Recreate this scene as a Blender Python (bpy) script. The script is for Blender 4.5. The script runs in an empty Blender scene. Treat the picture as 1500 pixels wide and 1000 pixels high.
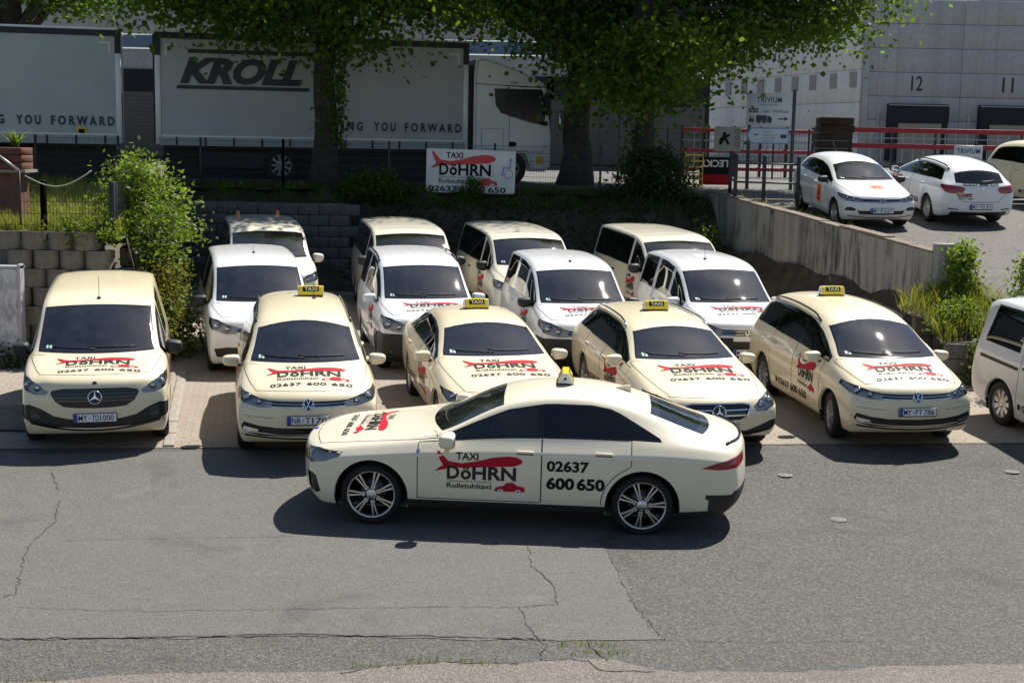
import bpy, bmesh, math, random
import numpy as np
from mathutils import Vector, Matrix, geometry
from mathutils.bvhtree import BVHTree
random.seed(7); rng = np.random.default_rng(7)
R = math.radians
SC = bpy.context.scene
COL = SC.collection

# ------------------------------------------------------------------ camera, sky, sun
F_PX, PITCH, ROLL, CAM_H = 2050.0, R(8.2), R(1.1), 4.26
cam_d = bpy.data.cameras.new('camera'); cam = bpy.data.objects.new('camera', cam_d); COL.objects.link(cam)
cam_d.sensor_width = 36; cam_d.lens = 36 * F_PX / 1500; cam_d.clip_start = .1; cam_d.clip_end = 3000
_r, _u, _f = Vector((1, 0, 0)), Vector((0, math.sin(PITCH), math.cos(PITCH))), Vector((0, math.cos(PITCH), -math.sin(PITCH)))
_rc = _r * math.cos(ROLL) + _u * math.sin(ROLL); _uc = _u * math.cos(ROLL) - _r * math.sin(ROLL)
M = Matrix((_rc, _uc, -_f)).transposed().to_4x4(); M.translation = (0, 0, CAM_H)
cam.matrix_world = M; SC.camera = cam

SUN_DIR = Vector((.40, .52, 1.0)).normalized()          # towards the sun: behind the cars, a little to the right
w = bpy.data.worlds.new('World'); SC.world = w; w.use_nodes = True
nt = w.node_tree; bg = nt.nodes['Background']
sky = nt.nodes.new('ShaderNodeTexSky'); sky.sky_type = 'NISHITA'; sky.sun_disc = False
sky.sun_elevation = math.asin(SUN_DIR.z); sky.sun_rotation = math.atan2(SUN_DIR.x, SUN_DIR.y)
sky.air_density = 1.0; sky.dust_density = .6; sky.ozone_density = 1.0
nt.links.new(sky.outputs[0], bg.inputs[0]); bg.inputs[1].default_value = .064
sl = bpy.data.lights.new('sun', 'SUN'); sl.energy = 5.0; sl.angle = R(.53); sl.color = (1, .95, .87)
so = bpy.data.objects.new('sun', sl); COL.objects.link(so); so.rotation_euler = SUN_DIR.to_track_quat('Z', 'Y').to_euler(); so.location = (0, 0, 40)
vs = SC.view_settings; vs.view_transform = 'Standard'; vs.look = 'None'; vs.exposure = .60; vs.gamma = 1
SC.render.engine = 'CYCLES'
SC.cycles.max_bounces = 8; SC.cycles.transparent_max_bounces = 10; SC.cycles.glossy_bounces = 4

def ray_to(px, py, Y):
    """point at depth Y seen at photo pixel (px,py)"""
    u, v = (px - 750) / F_PX, (500 - py) / F_PX
    d = _f + _rc * u + _uc * v
    return Vector((0, 0, CAM_H)) + d * (Y / d.y)

# ------------------------------------------------------------------ tagging and object helpers
def tag(o, label=None, cat=None, group=None, kind=None):
    for k, v in (('label', label), ('category', cat), ('group', group), ('kind', kind)):
        if v: o[k] = v
    return o
def empty(name, loc=(0, 0, 0), rz=0, parent=None):
    o = bpy.data.objects.new(name, None); COL.objects.link(o); o.location = loc; o.rotation_euler = (0, 0, rz); o.empty_display_size = .2
    if parent: o.parent = parent
    return o
def link(name, me, parent=None, mat=None, loc=None, rz=None):
    o = bpy.data.objects.new(name, me); COL.objects.link(o)
    if parent: o.parent = parent
    if loc is not None: o.location = loc
    if rz is not None: o.rotation_euler = (0, 0, rz)
    if mat:
        if not me.materials: me.materials.append(mat)
        elif me.materials[0] != mat:
            o.material_slots[0].link = 'OBJECT'; o.material_slots[0].material = mat
    return o

class MB:
    """collects simple shapes into one mesh"""
    def __init__(s): s.v = []; s.f = []; s.sm = []
    def add(s, vs, fs, smooth=False):
        n = len(s.v); s.v += [tuple(p) for p in vs]; s.f += [tuple(i + n for i in f) for f in fs]; s.sm += [smooth] * len(fs); return s
    def box(s, c, d, rz=0, m=None):
        x, y, z = d[0] / 2, d[1] / 2, d[2] / 2
        vs = [Vector(p) for p in ((-x, -y, -z), (x, -y, -z), (x, y, -z), (-x, y, -z), (-x, -y, z), (x, -y, z), (x, y, z), (-x, y, z))]
        if rz: q = Matrix.Rotation(rz, 3, 'Z'); vs = [q @ p for p in vs]
        if m: vs = [m @ p for p in vs]
        vs = [p + Vector(c) for p in vs]
        return s.add(vs, [(0, 3, 2, 1), (4, 5, 6, 7), (0, 1, 5, 4), (1, 2, 6, 5), (2, 3, 7, 6), (3, 0, 4, 7)])
    def rbox(s, c, d, r=.02, rz=0, m=None, seg=3):
        """box with rounded edges (superellipsoid-like, made with a bevel)"""
        bm = bmesh.new(); bmesh.ops.create_cube(bm, size=1)
        for v in bm.verts: v.co = Vector((v.co.x * d[0], v.co.y * d[1], v.co.z * d[2]))
        bmesh.ops.bevel(bm, geom=bm.edges[:], offset=min(r, min(d) * .49), segments=seg, affect='EDGES', profile=.5)
        q = Matrix.Rotation(rz, 3, 'Z') if rz else Matrix.Identity(3)
        if m: q = m @ q
        bm.verts.index_update()
        s.add([q @ v.co + Vector(c) for v in bm.verts], [[v.index for v in f.verts] for f in bm.faces], True); bm.free(); return s
    def tube(s, pts, r, seg=8, cap=True, smooth=True):
        pts = [Vector(p) for p in pts]; n = len(pts); rs = r if hasattr(r, '__len__') else [r] * n
        vs = []; up = None
        for i, p in enumerate(pts):
            t = (pts[min(i + 1, n - 1)] - pts[max(i - 1, 0)]).normalized()
            if up is None: up = t.orthogonal().normalized()
            up = (up - t * up.dot(t)).normalized(); b = t.cross(up)
            for k in range(seg):
                a = 2 * math.pi * k / seg; vs.append(p + (up * math.cos(a) + b * math.sin(a)) * rs[i])
        fs = [(i * seg + k, i * seg + (k + 1) % seg, (i + 1) * seg + (k + 1) % seg, (i + 1) * seg + k) for i in range(n - 1) for k in range(seg)]
        s.add(vs, fs, smooth)
        if cap:
            m = len(s.v) - len(vs)
            s.f += [tuple(m + k for k in reversed(range(seg))), tuple(m + (n - 1) * seg + k for k in range(seg))]; s.sm += [False, False]
        return s
    def lathe(s, prof, seg=32, axis='Y', c=(0, 0, 0), smooth=True):
        """prof: (radius, axial)"""
        n = len(prof); vs = []
        for k in range(seg):
            a = 2 * math.pi * k / seg; ca, sa = math.cos(a), math.sin(a)
            for r, h in prof:
                p = {'Y': (r * ca, h, r * sa), 'Z': (r * ca, r * sa, h), 'X': (h, r * ca, r * sa)}[axis]
                vs.append((p[0] + c[0], p[1] + c[1], p[2] + c[2]))
        fs = []
        for k in range(seg):
            k2 = (k + 1) % seg
            for i in range(n - 1):
                q = (k * n + i, k * n + i + 1, k2 * n + i + 1, k2 * n + i); fs.append(q if axis != 'Y' else q[::-1])
        return s.add(vs, fs, smooth)
    def prism(s, poly, a, b, plane='xz', smooth=False):
        """extrude 2d polygon between a and b along the third axis"""
        def P(p, h): return {'xz': (p[0], h, p[1]), 'xy': (p[0], p[1], h), 'yz': (h, p[0], p[1])}[plane]
        n = len(poly); vs = [P(p, a) for p in poly] + [P(p, b) for p in poly]
        return s.add(vs, [tuple(range(n)), tuple(range(2 * n - 1, n - 1, -1))] + [(i, i + n, (i + 1) % n + n, (i + 1) % n) for i in range(n)], smooth)
    def mesh(s, name='m'):
        me = bpy.data.meshes.new(name); me.from_pydata(s.v, [], s.f); me.polygons.foreach_set('use_smooth', s.sm)
        bm = bmesh.new(); bm.from_mesh(me); bmesh.ops.recalc_face_normals(bm, faces=bm.faces); bm.to_mesh(me); bm.free()
        return me
    def build(s, name, mat, parent=None, loc=None, rz=None): return link(name, s.mesh(name), parent, mat, loc, rz)

# ------------------------------------------------------------------ materials
MATS = {}
def mat(name, col, rough=.5, metal=0, coat=0, noise=0, scale=8, bump=0, bscale=40, spec=.5, emit=None, dirt=0):
    if name in MATS: return MATS[name]
    m = bpy.data.materials.new(name); m.use_nodes = True; nt = m.node_tree; b = nt.nodes['Principled BSDF']
    c = (*col, 1); b.inputs['Base Color'].default_value = c; b.inputs['Roughness'].default_value = rough; b.inputs['Metallic'].default_value = metal
    b.inputs['Specular IOR Level'].default_value = spec
    if coat: b.inputs['Coat Weight'].default_value = coat; b.inputs['Coat Roughness'].default_value = .03
    tc = None
    if noise or bump or dirt:
        tc = nt.nodes.new('ShaderNodeTexCoord')
    if noise:
        n = nt.nodes.new('ShaderNodeTexNoise'); n.inputs['Scale'].default_value = scale; n.inputs['Detail'].default_value = 8; n.inputs['Roughness'].default_value = .62
        nt.links.new(tc.outputs['Object'], n.inputs['Vector'])
        r = nt.nodes.new('ShaderNodeValToRGB'); r.color_ramp.elements[0].position = .3; r.color_ramp.elements[1].position = .7
        r.color_ramp.elements[0].color = (*[max(0, x * (1 - noise)) for x in col], 1); r.color_ramp.elements[1].color = (*[min(1, x * (1 + noise)) for x in col], 1)
        nt.links.new(n.outputs['Fac'], r.inputs[0]); nt.links.new(r.outputs[0], b.inputs['Base Color'])
    if bump:
        n2 = nt.nodes.new('ShaderNodeTexNoise'); n2.inputs['Scale'].default_value = bscale; n2.inputs['Detail'].default_value = 6
        nt.links.new(tc.outputs['Object'], n2.inputs['Vector'])
        bp = nt.nodes.new('ShaderNodeBump'); bp.inputs['Strength'].default_value = bump; bp.inputs['Distance'].default_value = .02
        nt.links.new(n2.outputs['Fac'], bp.inputs['Height']); nt.links.new(bp.outputs[0], b.inputs['Normal'])
    if emit: b.inputs['Emission Color'].default_value = (*emit[0], 1); b.inputs['Emission Strength'].default_value = emit[1]
    MATS[name] = m; return m
def paint(name, col):
    """clear-coated car paint with faint dust"""
    if name in MATS: return MATS[name]
    m = mat(name, col, .42, 0, .85, 0); nt = m.node_tree; b = nt.nodes['Principled BSDF']
    tc = nt.nodes.new('ShaderNodeTexCoord'); n = nt.nodes.new('ShaderNodeTexNoise'); n.inputs['Scale'].default_value = 2.2; n.inputs['Detail'].default_value = 9; n.inputs['Roughness'].default_value = .7
    nt.links.new(tc.outputs['Object'], n.inputs['Vector'])
    sp = nt.nodes.new('ShaderNodeSeparateXYZ'); nt.links.new(tc.outputs['Object'], sp.inputs[0])
    mr = nt.nodes.new('ShaderNodeMapRange'); mr.inputs['From Min'].default_value = .75; mr.inputs['From Max'].default_value = .15; mr.inputs['To Min'].default_value = .02; mr.inputs['To Max'].default_value = .42
    nt.links.new(sp.outputs['Z'], mr.inputs['Value'])
    mu = nt.nodes.new('ShaderNodeMath'); mu.operation = 'MULTIPLY'; nt.links.new(mr.outputs[0], mu.inputs[0]); nt.links.new(n.outputs['Fac'], mu.inputs[1])
    mx = nt.nodes.new('ShaderNodeMix'); mx.data_type = 'RGBA'; mx.inputs['A'].default_value = (*col, 1); mx.inputs['B'].default_value = (.30, .26, .20, 1)
    nt.links.new(mu.outputs[0], mx.inputs['Factor']); nt.links.new(mx.outputs['Result'], b.inputs['Base Color'])
    r2 = nt.nodes.new('ShaderNodeMapRange'); r2.inputs['To Min'].default_value = .0; r2.inputs['To Max'].default_value = .07
    nt.links.new(n.outputs['Fac'], r2.inputs['Value']); nt.links.new(r2.outputs[0], b.inputs['Coat Roughness'])
    return m
def glass(name, tint, rough=.0, ior=1.5, dust=.03):
    if name in MATS: return MATS[name]
    m = bpy.data.materials.new(name); m.use_nodes = True; nt = m.node_tree; nt.nodes.clear()
    out = nt.nodes.new('ShaderNodeOutputMaterial'); t = nt.nodes.new('ShaderNodeBsdfTransparent'); t.inputs[0].default_value = (*tint, 1)
    g = nt.nodes.new('ShaderNodeBsdfGlossy'); g.inputs['Roughness'].default_value = rough; g.inputs['Color'].default_value = (1, 1, 1, 1)
    fr = nt.nodes.new('ShaderNodeFresnel'); fr.inputs['IOR'].default_value = ior; mx = nt.nodes.new('ShaderNodeMixShader')
    nt.links.new(fr.outputs[0], mx.inputs[0]); nt.links.new(t.outputs[0], mx.inputs[1]); nt.links.new(g.outputs[0], mx.inputs[2])
    d = nt.nodes.new('ShaderNodeBsdfDiffuse'); d.inputs[0].default_value = (.5, .5, .48, 1)
    tc = nt.nodes.new('ShaderNodeTexCoord'); n = nt.nodes.new('ShaderNodeTexNoise'); n.inputs['Scale'].default_value = 5; n.inputs['Detail'].default_value = 10; n.inputs['Roughness'].default_value = .75
    nt.links.new(tc.outputs['Object'], n.inputs['Vector'])
    mr = nt.nodes.new('ShaderNodeMapRange'); mr.inputs['From Min'].default_value = .35; mr.inputs['From Max'].default_value = .8; mr.inputs['To Max'].default_value = dust * 3
    nt.links.new(n.outputs['Fac'], mr.inputs['Value'])
    m2 = nt.nodes.new('ShaderNodeMixShader'); nt.links.new(mr.outputs[0], m2.inputs[0]); nt.links.new(mx.outputs[0], m2.inputs[1]); nt.links.new(d.outputs[0], m2.inputs[2])
    nt.links.new(m2.outputs[0], out.inputs[0]); MATS[name] = m; return m

CREAM = paint('ivory_paint', (.80, .70, .485)); WHITE = paint('white_paint', (.78, .79, .80)); SILVER = paint('pale_grey_paint', (.66, .67, .66))
BMWP = paint('shaded_ivory_paint', (.80, .735, .57)); PALE = paint('pale_ivory_paint', (.78, .74, .60))  # BMWP: the ivory paint made whiter, its different shading put into the colour
BLACKP = mat('black_plastic', (.018, .018, .019), .55, noise=.3, scale=20); GLOSSBLK = mat('gloss_black', (.008, .008, .009), .12, coat=.6)
RUBBER = mat('tyre_rubber', (.009, .009, .009), .8, noise=.3, scale=30); GAP_SHADOW = mat('gap_and_handle_shadow', (.012, .012, .012), .9)  # last one: panel gaps, and the shadow painted under door handles
ALLOY = mat('alloy', (.62, .62, .63), .28, .9); DARKALLOY = mat('dark_alloy', (.03, .03, .032), .3, .3, .5); CHROME = mat('chrome', (.82, .83, .84), .12, 1)
STEELCAP = mat('wheel_cover', (.48, .48, .49), .38, .35)
WGLASS = glass('windscreen_glass', (.78, .86, .86), .025, 2.2, dust=.014); SGLASS = glass('side_glass', (.34, .38, .39), 0, 1.8, dust=.006); PGLASS = glass('privacy_glass', (.03, .035, .04), 0, 1.7, dust=.004)
LENS = glass('lamp_lens', (.92, .93, .94), dust=.02); LAMPIN = mat('lamp_housing', (.55, .56, .57), .4, .2); REFL = mat('lamp_reflector', (.75, .76, .78), .15, .9)
TAIL = mat('tail_lamp_red', (.28, .008, .012), .15, coat=.8); TAILD = mat('tail_lamp_dark', (.06, .004, .006), .15, coat=.8); AMBER = mat('amber', (.85, .20, .02), .3, coat=.5)
SEAT = mat('seat_fabric', (.10, .105, .115), .85); DASH = mat('dash_plastic', (.26, .265, .27), .6); HEADL = mat('headliner', (.32, .31, .29), .9)
REDV = mat('red_vinyl', (.46, .014, .032),  .6, spec=.12); DKV = mat('dark_vinyl', (.035, .03, .028),  .6, spec=.12); BLKV = mat('black_vinyl', (.012, .012, .013),  .6, spec=.12); GOLDV = mat('olive_vinyl', (.10, .075, .02), .4)
REDBR = mat('bright_red_vinyl', (.62, .03, .04), .4); ORANGEV = mat('orange_vinyl', (.85, .17, .03), .4); GREENV = mat('green_vinyl', (.20, .25, .04), .4)
PLATEW = mat('plate_white', (.80, .81, .82), .35); EUBLUE = mat('eu_blue', (.01, .06, .42), .35); PLBLUE = mat('plate_blue_shade', (.35, .50, .70), .35)
TAXIY = mat('taxi_yellow', (.80, .62, .02), .3, coat=.4); TAXIW = mat('taxi_white', (.8, .79, .74), .3, coat=.3); TAXIT = mat('taxi_text', (.85, .80, .45), .4)
PAPER = mat('sticker_white', (.7, .74, .72), .6); STGREEN = mat('sticker_green', (.02, .30, .16), .6)

# ------------------------------------------------------------------ flat lettering -> 2d triangles
TXT = {}
def text2d(s, size=1.0, bold=.0, shear=0, spacing=1.0):
    """lettering as 2d triangle soup with origin at its lower left: (verts, faces, width)"""
    k = (s, bold, shear, spacing)
    if k not in TXT:
        c = bpy.data.curves.new('t', 'FONT'); c.body = s; c.size = 1; c.offset = bold; c.shear = shear; c.space_character = spacing; c.resolution_u = 3; c.fill_mode = 'FRONT'
        o = bpy.data.objects.new('t', c); me = o.to_mesh()
        vs = [(v.co.x, v.co.y) for v in me.vertices]; fs = [tuple(p.vertices) for p in me.polygons]
        o.to_mesh_clear(); bpy.data.objects.remove(o); bpy.data.curves.remove(c)
        x0 = min(v[0] for v in vs); y0 = 0
        TXT[k] = ([(x - x0, y - y0) for x, y in vs], fs, max(v[0] for v in vs) - x0)
    vs, fs, wd = TXT[k]
    return [(x * size, y * size) for x, y in vs], fs, wd * size
def fit_text(s, x, y, wd, ht, bold=.0, shear=0, spacing=1.0):
    """lettering scaled so capitals are ht high and the line wd wide, lower left at x, y"""
    vs, fs, w0 = text2d(s, 1, bold, shear, spacing)
    cap = max(v[1] for v in vs)
    return [(x + a * wd / w0, y + b * ht / cap) for a, b in vs], fs
def poly2d(pts):
    tri = geometry.tessellate_polygon([[Vector((p[0], p[1], 0)) for p in pts]])
    return list(pts), [tuple(t) for t in tri]
def rect2d(x0, y0, x1, y1): return [(x0, y0), (x1, y0), (x1, y1), (x0, y1)], [(0, 1, 2, 3)]
def disc2d(cx, cy, r, n=20, r2=None):
    o = [(cx + r * math.cos(2 * math.pi * i / n), cy + r * math.sin(2 * math.pi * i / n)) for i in range(n)]
    if r2 is None: return o, [tuple(range(n))]
    i_ = [(cx + r2 * math.cos(2 * math.pi * i / n), cy + r2 * math.sin(2 * math.pi * i / n)) for i in range(n)]
    return o + i_, [(i, (i + 1) % n, n + (i + 1) % n, n + i) for i in range(n)]
def merge2d(*ps):
    V, Fc = [], []
    for v, f in ps:
        n = len(V); V += v; Fc += [tuple(i + n for i in t) for t in f]
    return V, Fc
def smooth_closed(pts, n=3):
    """Catmull-Rom through a closed outline"""
    out = []; m = len(pts)
    for i in range(m):
        p0, p1, p2, p3 = (np.array(pts[(i + j - 1) % m], float) for j in range(4))
        for k in range(n):
            t = k / n
            out.append(tuple(.5 * ((2 * p1) + (-p0 + p2) * t + (2 * p0 - 5 * p1 + 4 * p2 - p3) * t * t + (-p0 + 3 * p1 - 3 * p2 + p3) * t ** 3)))
    return out
def bez(p0, p1, p2, p3, n=8):
    p0, p1, p2, p3 = (np.array(p, float) for p in (p0, p1, p2, p3))
    return [tuple((1 - t) ** 3 * p0 + 3 * t * (1 - t) ** 2 * p1 + 3 * t * t * (1 - t) * p2 + t ** 3 * p3) for t in np.linspace(0, 1, n)]
def flat_mesh(p, M4, name='lettering'):
    vs, fs = p; me = bpy.data.meshes.new(name); me.from_pydata([M4 @ Vector((a, b, 0)) for a, b in vs], [], fs); return me
def logo_parts():
    """the aeroplane, name and car of the firm, drawn in a 1.0 wide frame"""
    plane = [(.0, .60), (.03, .60), (.135, .46), (.28, .435), (.45, .47), (.62, .535), (.80, .565), (.90, .555), (.965, .51), (.95, .455), (.87, .415), (.72, .40), (.55, .385),
             (.40, .375), (.27, .365), (.16, .37), (.10, .335), (-.02, .30), (.03, .355), (.075, .395), (.04, .475)]
    car = [(.655, .02), (.66, .065), (.70, .095), (.75, .105), (.79, .155), (.86, .165), (.91, .115), (.985, .095), (1.0, .05), (.99, .02)]
    return [('logo_aeroplane', 'red', poly2d(plane)), ('logo_car', 'red', poly2d(car)),
            ('logo_wheel', 'light', disc2d(.725, .025, .032, 14, .016)), ('logo_wheel', 'light', disc2d(.92, .025, .032, 14, .016)),
            ('logo_name', 'dark', merge2d(fit_text('TAXI', .22, .49, .25, .105, .018), fit_text('D', .12, .195, .14, .20, .028), fit_text('ö', .275, .195, .115, .19, .028), fit_text('HRN', .405, .195, .49, .20, .028),
                                          fit_text('Rollstuhltaxi', .12, .05, .50, .075, .015), fit_text('Flughafentransfer & Kurierdienst', .12, .145, .50, .026)))]
# ------------------------------------------------------------------ car bodies: a lofted, subdivided shell that is cut into panels
def interp(tab, x):
    xs = [t[0] for t in tab]
    if xs[0] > xs[-1]: tab = tab[::-1]; xs = xs[::-1]
    return float(np.interp(x, xs, [t[1] for t in tab]))
def inside(p, poly):
    x, y = p; c = False; n = len(poly); j = n - 1
    for i in range(n):
        xi, yi = poly[i]; xj, yj = poly[j]
        if (yi > y) != (yj > y) and x < (xj - xi) * (y - yi) / (yj - yi) + xi: c = not c
        j = i
    return c
SIDE_L, SIDE_R, FRONT, REAR, TOP = Vector((0, 1, 0)), Vector((0, -1, 0)), Vector((1, 0, 0)), Vector((-1, 0, 0)), Vector((0, 0, 1))
def basis(d):
    if abs(d.z) > .9: return Vector((1, 0, 0)), Vector((0, 1, 0))
    if abs(d.y) > .99: return Vector((1, 0, 0)), Vector((0, 0, 1))
    e1 = Vector((-d.y, d.x, 0)).normalized()
    if e1.y < 0: e1 = -e1
    return e1, Vector((0, 0, 1))

class Shell:
    def __init__(s, sp):
        s.sp = sp; st = sp['st']; hw = sp['hw']; n = len(st)
        rw = sp.get('rw', (-.075, -.02, 0, -.022, -.075)); fr = sp.get('fr', (0, .16, .48, .80, 1.0))
        zb = sp.get('zb', .21); fx = sp.get('fx', (-.10, -.015, .0, -.02, -.06)); rx = sp.get('rx', (.08, .01, .0, .02, .04))
        fb, rb, wsb = sp.get('fbow', .20) * .8, sp.get('rbow', -.12), sp.get('wsbow', .16)
        V = []; Fc = []
        def zbot(i): return zb + (.03 if i == 0 else 0) + (.08 if i == n - 1 else .03 if i == n - 2 else 0)
        def bow(i):
            x = st[i][0]
            if i == 0: return fb
            return interp([(st[0][0], fb), (sp['xc'], wsb), (sp['xr'], wsb * .55), (sp['xr'] - .6, 0), (st[-1][0] + .9, 0), (st[-1][0] + .5, rb * .8), (st[-1][0], rb)], x)
        if sp.get('tallrear'): st = [(x, zc, zc - .042, wre + .03, zbe, pf) if x < sp['xr'] - .1 else (x, zc, zre + .015, wre + .015, zbe, pf) if x < sp['xr'] + .2 else (x, zc, zre, wre, zbe, pf) for x, zc, zre, wre, zbe, pf in st]
        k_ = sp.get('sq', .5)                                # squarer, flatter front ends
        st = [(x, zc - .25 * k_ * (zc - zre), zre, wre + .03 * k_, zbe + .75 * k_ * (zre - zbe) * (1 if x > sp['xc'] + .1 else 0), 1 - (1 - pf) * (1 - k_)) if x > sp['xc'] - .05 else (x, zc, zre, wre, zbe, pf) for x, zc, zre, wre, zbe, pf in st]
        for i, (x, zc, zre, wre, zbe, pf) in enumerate(st):
            z0 = zbot(i); ex = fx if i == 0 else tuple(q for q in rx) if i == n - 1 else (0,) * 5
            w4 = (hw + rw[4]) * pf
            for r in range(5):
                V.append((x + ex[r], (hw + rw[r]) * pf, z0 + (zbe - z0) * fr[r]))
            wre = min(wre, w4 - .03)
            for j, (y, z) in enumerate(((wre, zre), (wre * .55, zre + (zc - zre) * .78), (0, zc))):
                V.append((x + ex[4] + bow(i) * (1 - (y / w4) ** 2), y, z))
        under = {}
        for i, (x, zc, zre, wre, zbe, pf) in enumerate(st):
            w0 = (hw + rw[0]) * pf; w4 = (hw + rw[4]) * pf; ex = fx[0] if i == 0 else rx[0] if i == n - 1 else 0
            for c, q in ((5, min(wre, w4 - .03) / w4), (6, min(wre, w4 - .03) * .55 / w4), (7, 0)):
                y = w0 * q; b = bow(i) if i in (0, n - 1) else 0
                under[i, c] = len(V); V.append((x + ex + b * (1 - (y / w0) ** 2), y, zbot(i)))
        for i in range(n - 1):
            a, b = i * 8, (i + 1) * 8
            for j in range(7): Fc.append((a + j, a + j + 1, b + j + 1, b + j))
            Fc.append((a, b, under[i + 1, 5], under[i, 5]))
            for c in (5, 6): Fc.append((under[i, c], under[i + 1, c], under[i + 1, c + 1], under[i, c + 1]))
        for i in (0, n - 1):
            x, zc, zre, wre, zbe, pf = st[i]; w4 = (hw + rw[4]) * pf; ex = fx if i == 0 else rx; g = {}
            wr = min(wre, w4 - .03)
            for r in range(5):
                g[r, 4] = i * 8 + r
                for c, q in ((5, wr / w4), (6, wr * .55 / w4), (7, 0)):
                    if r == 4: g[r, c] = i * 8 + c
                    elif r == 0: g[r, c] = under[i, c]
                    else:
                        wrow = (hw + rw[r]) * pf; z0 = zbot(i); y = wrow * q; zt = V[i * 8 + c][2]
                        g[r, c] = len(V); V.append((x + ex[r] + bow(i) * (1 - (y / wrow) ** 2), y, z0 + (zt - z0) * fr[r] if sp.get('tallrear') and i else z0 + (zbe - z0) * fr[r]))
            for r in range(4):
                for c in (4, 5, 6):
                    q = (g[r, c], g[r + 1, c], g[r + 1, c + 1], g[r, c + 1]); Fc.append(q if i else q[::-1])
        me = bpy.data.meshes.new('cage'); me.from_pydata(V, [], Fc); me.update()
        cr = me.attributes.new('crease_edge', 'FLOAT', 'EDGE')
        for e in me.edges:
            a, b = sorted(e.vertices)
            if b < n * 8 and b - a == 8:
                j = a % 8; cr.data[e.index].value = {0: .5, 3: sp.get('cr3', .35), 4: .3, 5: max(sp.get('cr5', .25), .55 if V[a][0] > sp['xc'] else 0)}.get(j, 0)
            elif b < 8: cr.data[e.index].value = .30
            elif sp.get('tallrear') and (n - 1) * 8 <= a and b < n * 8: cr.data[e.index].value = .55
        o = bpy.data.objects.new('cage', me); COL.objects.link(o)
        m1 = o.modifiers.new('m', 'MIRROR'); m1.use_axis = (False, True, False); m1.use_clip = True; m1.merge_threshold = .0005
        m2 = o.modifiers.new('s', 'SUBSURF'); m2.levels = m2.render_levels = sp.get('lev', 2)
        dg = bpy.context.evaluated_depsgraph_get(); ev = bpy.data.meshes.new_from_object(o.evaluated_get(dg))
        bpy.data.objects.remove(o)
        co = np.empty(len(ev.vertices) * 3); ev.vertices.foreach_get('co', co); co = co.reshape(-1, 3)
        co[:, 0] = sp['rear'] + (co[:, 0] - co[:, 0].min()) * (sp['front'] - sp['rear']) / np.ptp(co[:, 0])
        co[:, 1] *= hw / np.abs(co[:, 1]).max()
        z0 = co[:, 2].min(); co[:, 2] = z0 + (co[:, 2] - z0) * (sp['H'] - z0) / (co[:, 2].max() - z0)
        ev.vertices.foreach_set('co', co.ravel()); ev.update()
        s.bm = bmesh.new(); s.bm.from_mesh(ev); s.bm.faces.ensure_lookup_table()
        bmesh.ops.recalc_face_normals(s.bm, faces=s.bm.faces); s.bm.normal_update()
        s.vn = [v.normal.copy() for v in s.bm.verts]; s.vc = [v.co.copy() for v in s.bm.verts]
        tris = [tuple(l.vert.index for l in t) for t in s.bm.calc_loop_triangles()]; s.tris = tris
        s.bvh = BVHTree.FromPolygons(s.vc, tris)
        s.rid = s.bm.faces.layers.int.new('rid'); s.regs = {}; s.nid = 0
        def curve(j): return [Vector(co[i * 8 + j]) for i in range(n)]
        s.c_belt, s.c_re, s.c_top = curve(4), curve(5), curve(7)
        bpy.data.meshes.remove(ev); bpy.data.meshes.remove(me)
    def cv(s, c, x, k): return float(np.interp(-x, [-p.x for p in c], [p[k] for p in c]))
    def belt(s, x): return s.cv(s.c_belt, x, 2)
    def re(s, x): return s.cv(s.c_re, x, 1), s.cv(s.c_re, x, 2)
    def top(s, x): return s.cv(s.c_top, x, 2)
    def _n(s, loc, ti):
        a, b, c = s.tris[ti]
        A, B, C = s.vc[a], s.vc[b], s.vc[c]
        v0, v1, v2 = B - A, C - A, loc - A; d00, d01, d11, d20, d21 = v0.dot(v0), v0.dot(v1), v1.dot(v1), v2.dot(v0), v2.dot(v1); den = d00 * d11 - d01 * d01
        if abs(den) < 1e-14: return s.vn[a]
        v = (d11 * d20 - d01 * d21) / den; w = (d00 * d21 - d01 * d20) / den
        return (s.vn[a] * (1 - v - w) + s.vn[b] * v + s.vn[c] * w).normalized()
    def ray(s, p, d):
        loc, no, ti, dist = s.bvh.ray_cast(Vector(p) + d * 8, -d)
        return (None, None) if loc is None else (loc, s._n(loc, ti))
    def near_n(s, p):
        loc, no, ti, dist = s.bvh.find_nearest(p); return s._n(loc, ti)
    def cut(s, poly, d, name, filt=None):
        """cut the outline poly (2d in the plane seen along d) into the shell and mark the faces inside it as region name"""
        if name not in s.regs: s.nid += 1; s.regs[name] = s.nid
        rid = s.regs[name]; e1, e2 = basis(d)
        xs = [p[0] for p in poly]; ys = [p[1] for p in poly]; x0, x1, y0, y1 = min(xs), max(xs), min(ys), max(ys)
        def bb(f):
            a = [v.co.dot(e1) for v in f.verts]; b = [v.co.dot(e2) for v in f.verts]; return min(a), max(a), min(b), max(b)
        cand = {}
        for f in s.bm.faces:
            if f.normal.dot(d) < .08: continue
            if filt and not filt(f.calc_center_median()): continue
            q = bb(f)
            if q[0] < x1 and q[1] > x0 and q[2] < y1 and q[3] > y0: cand[f] = q
        m = len(poly)
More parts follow.
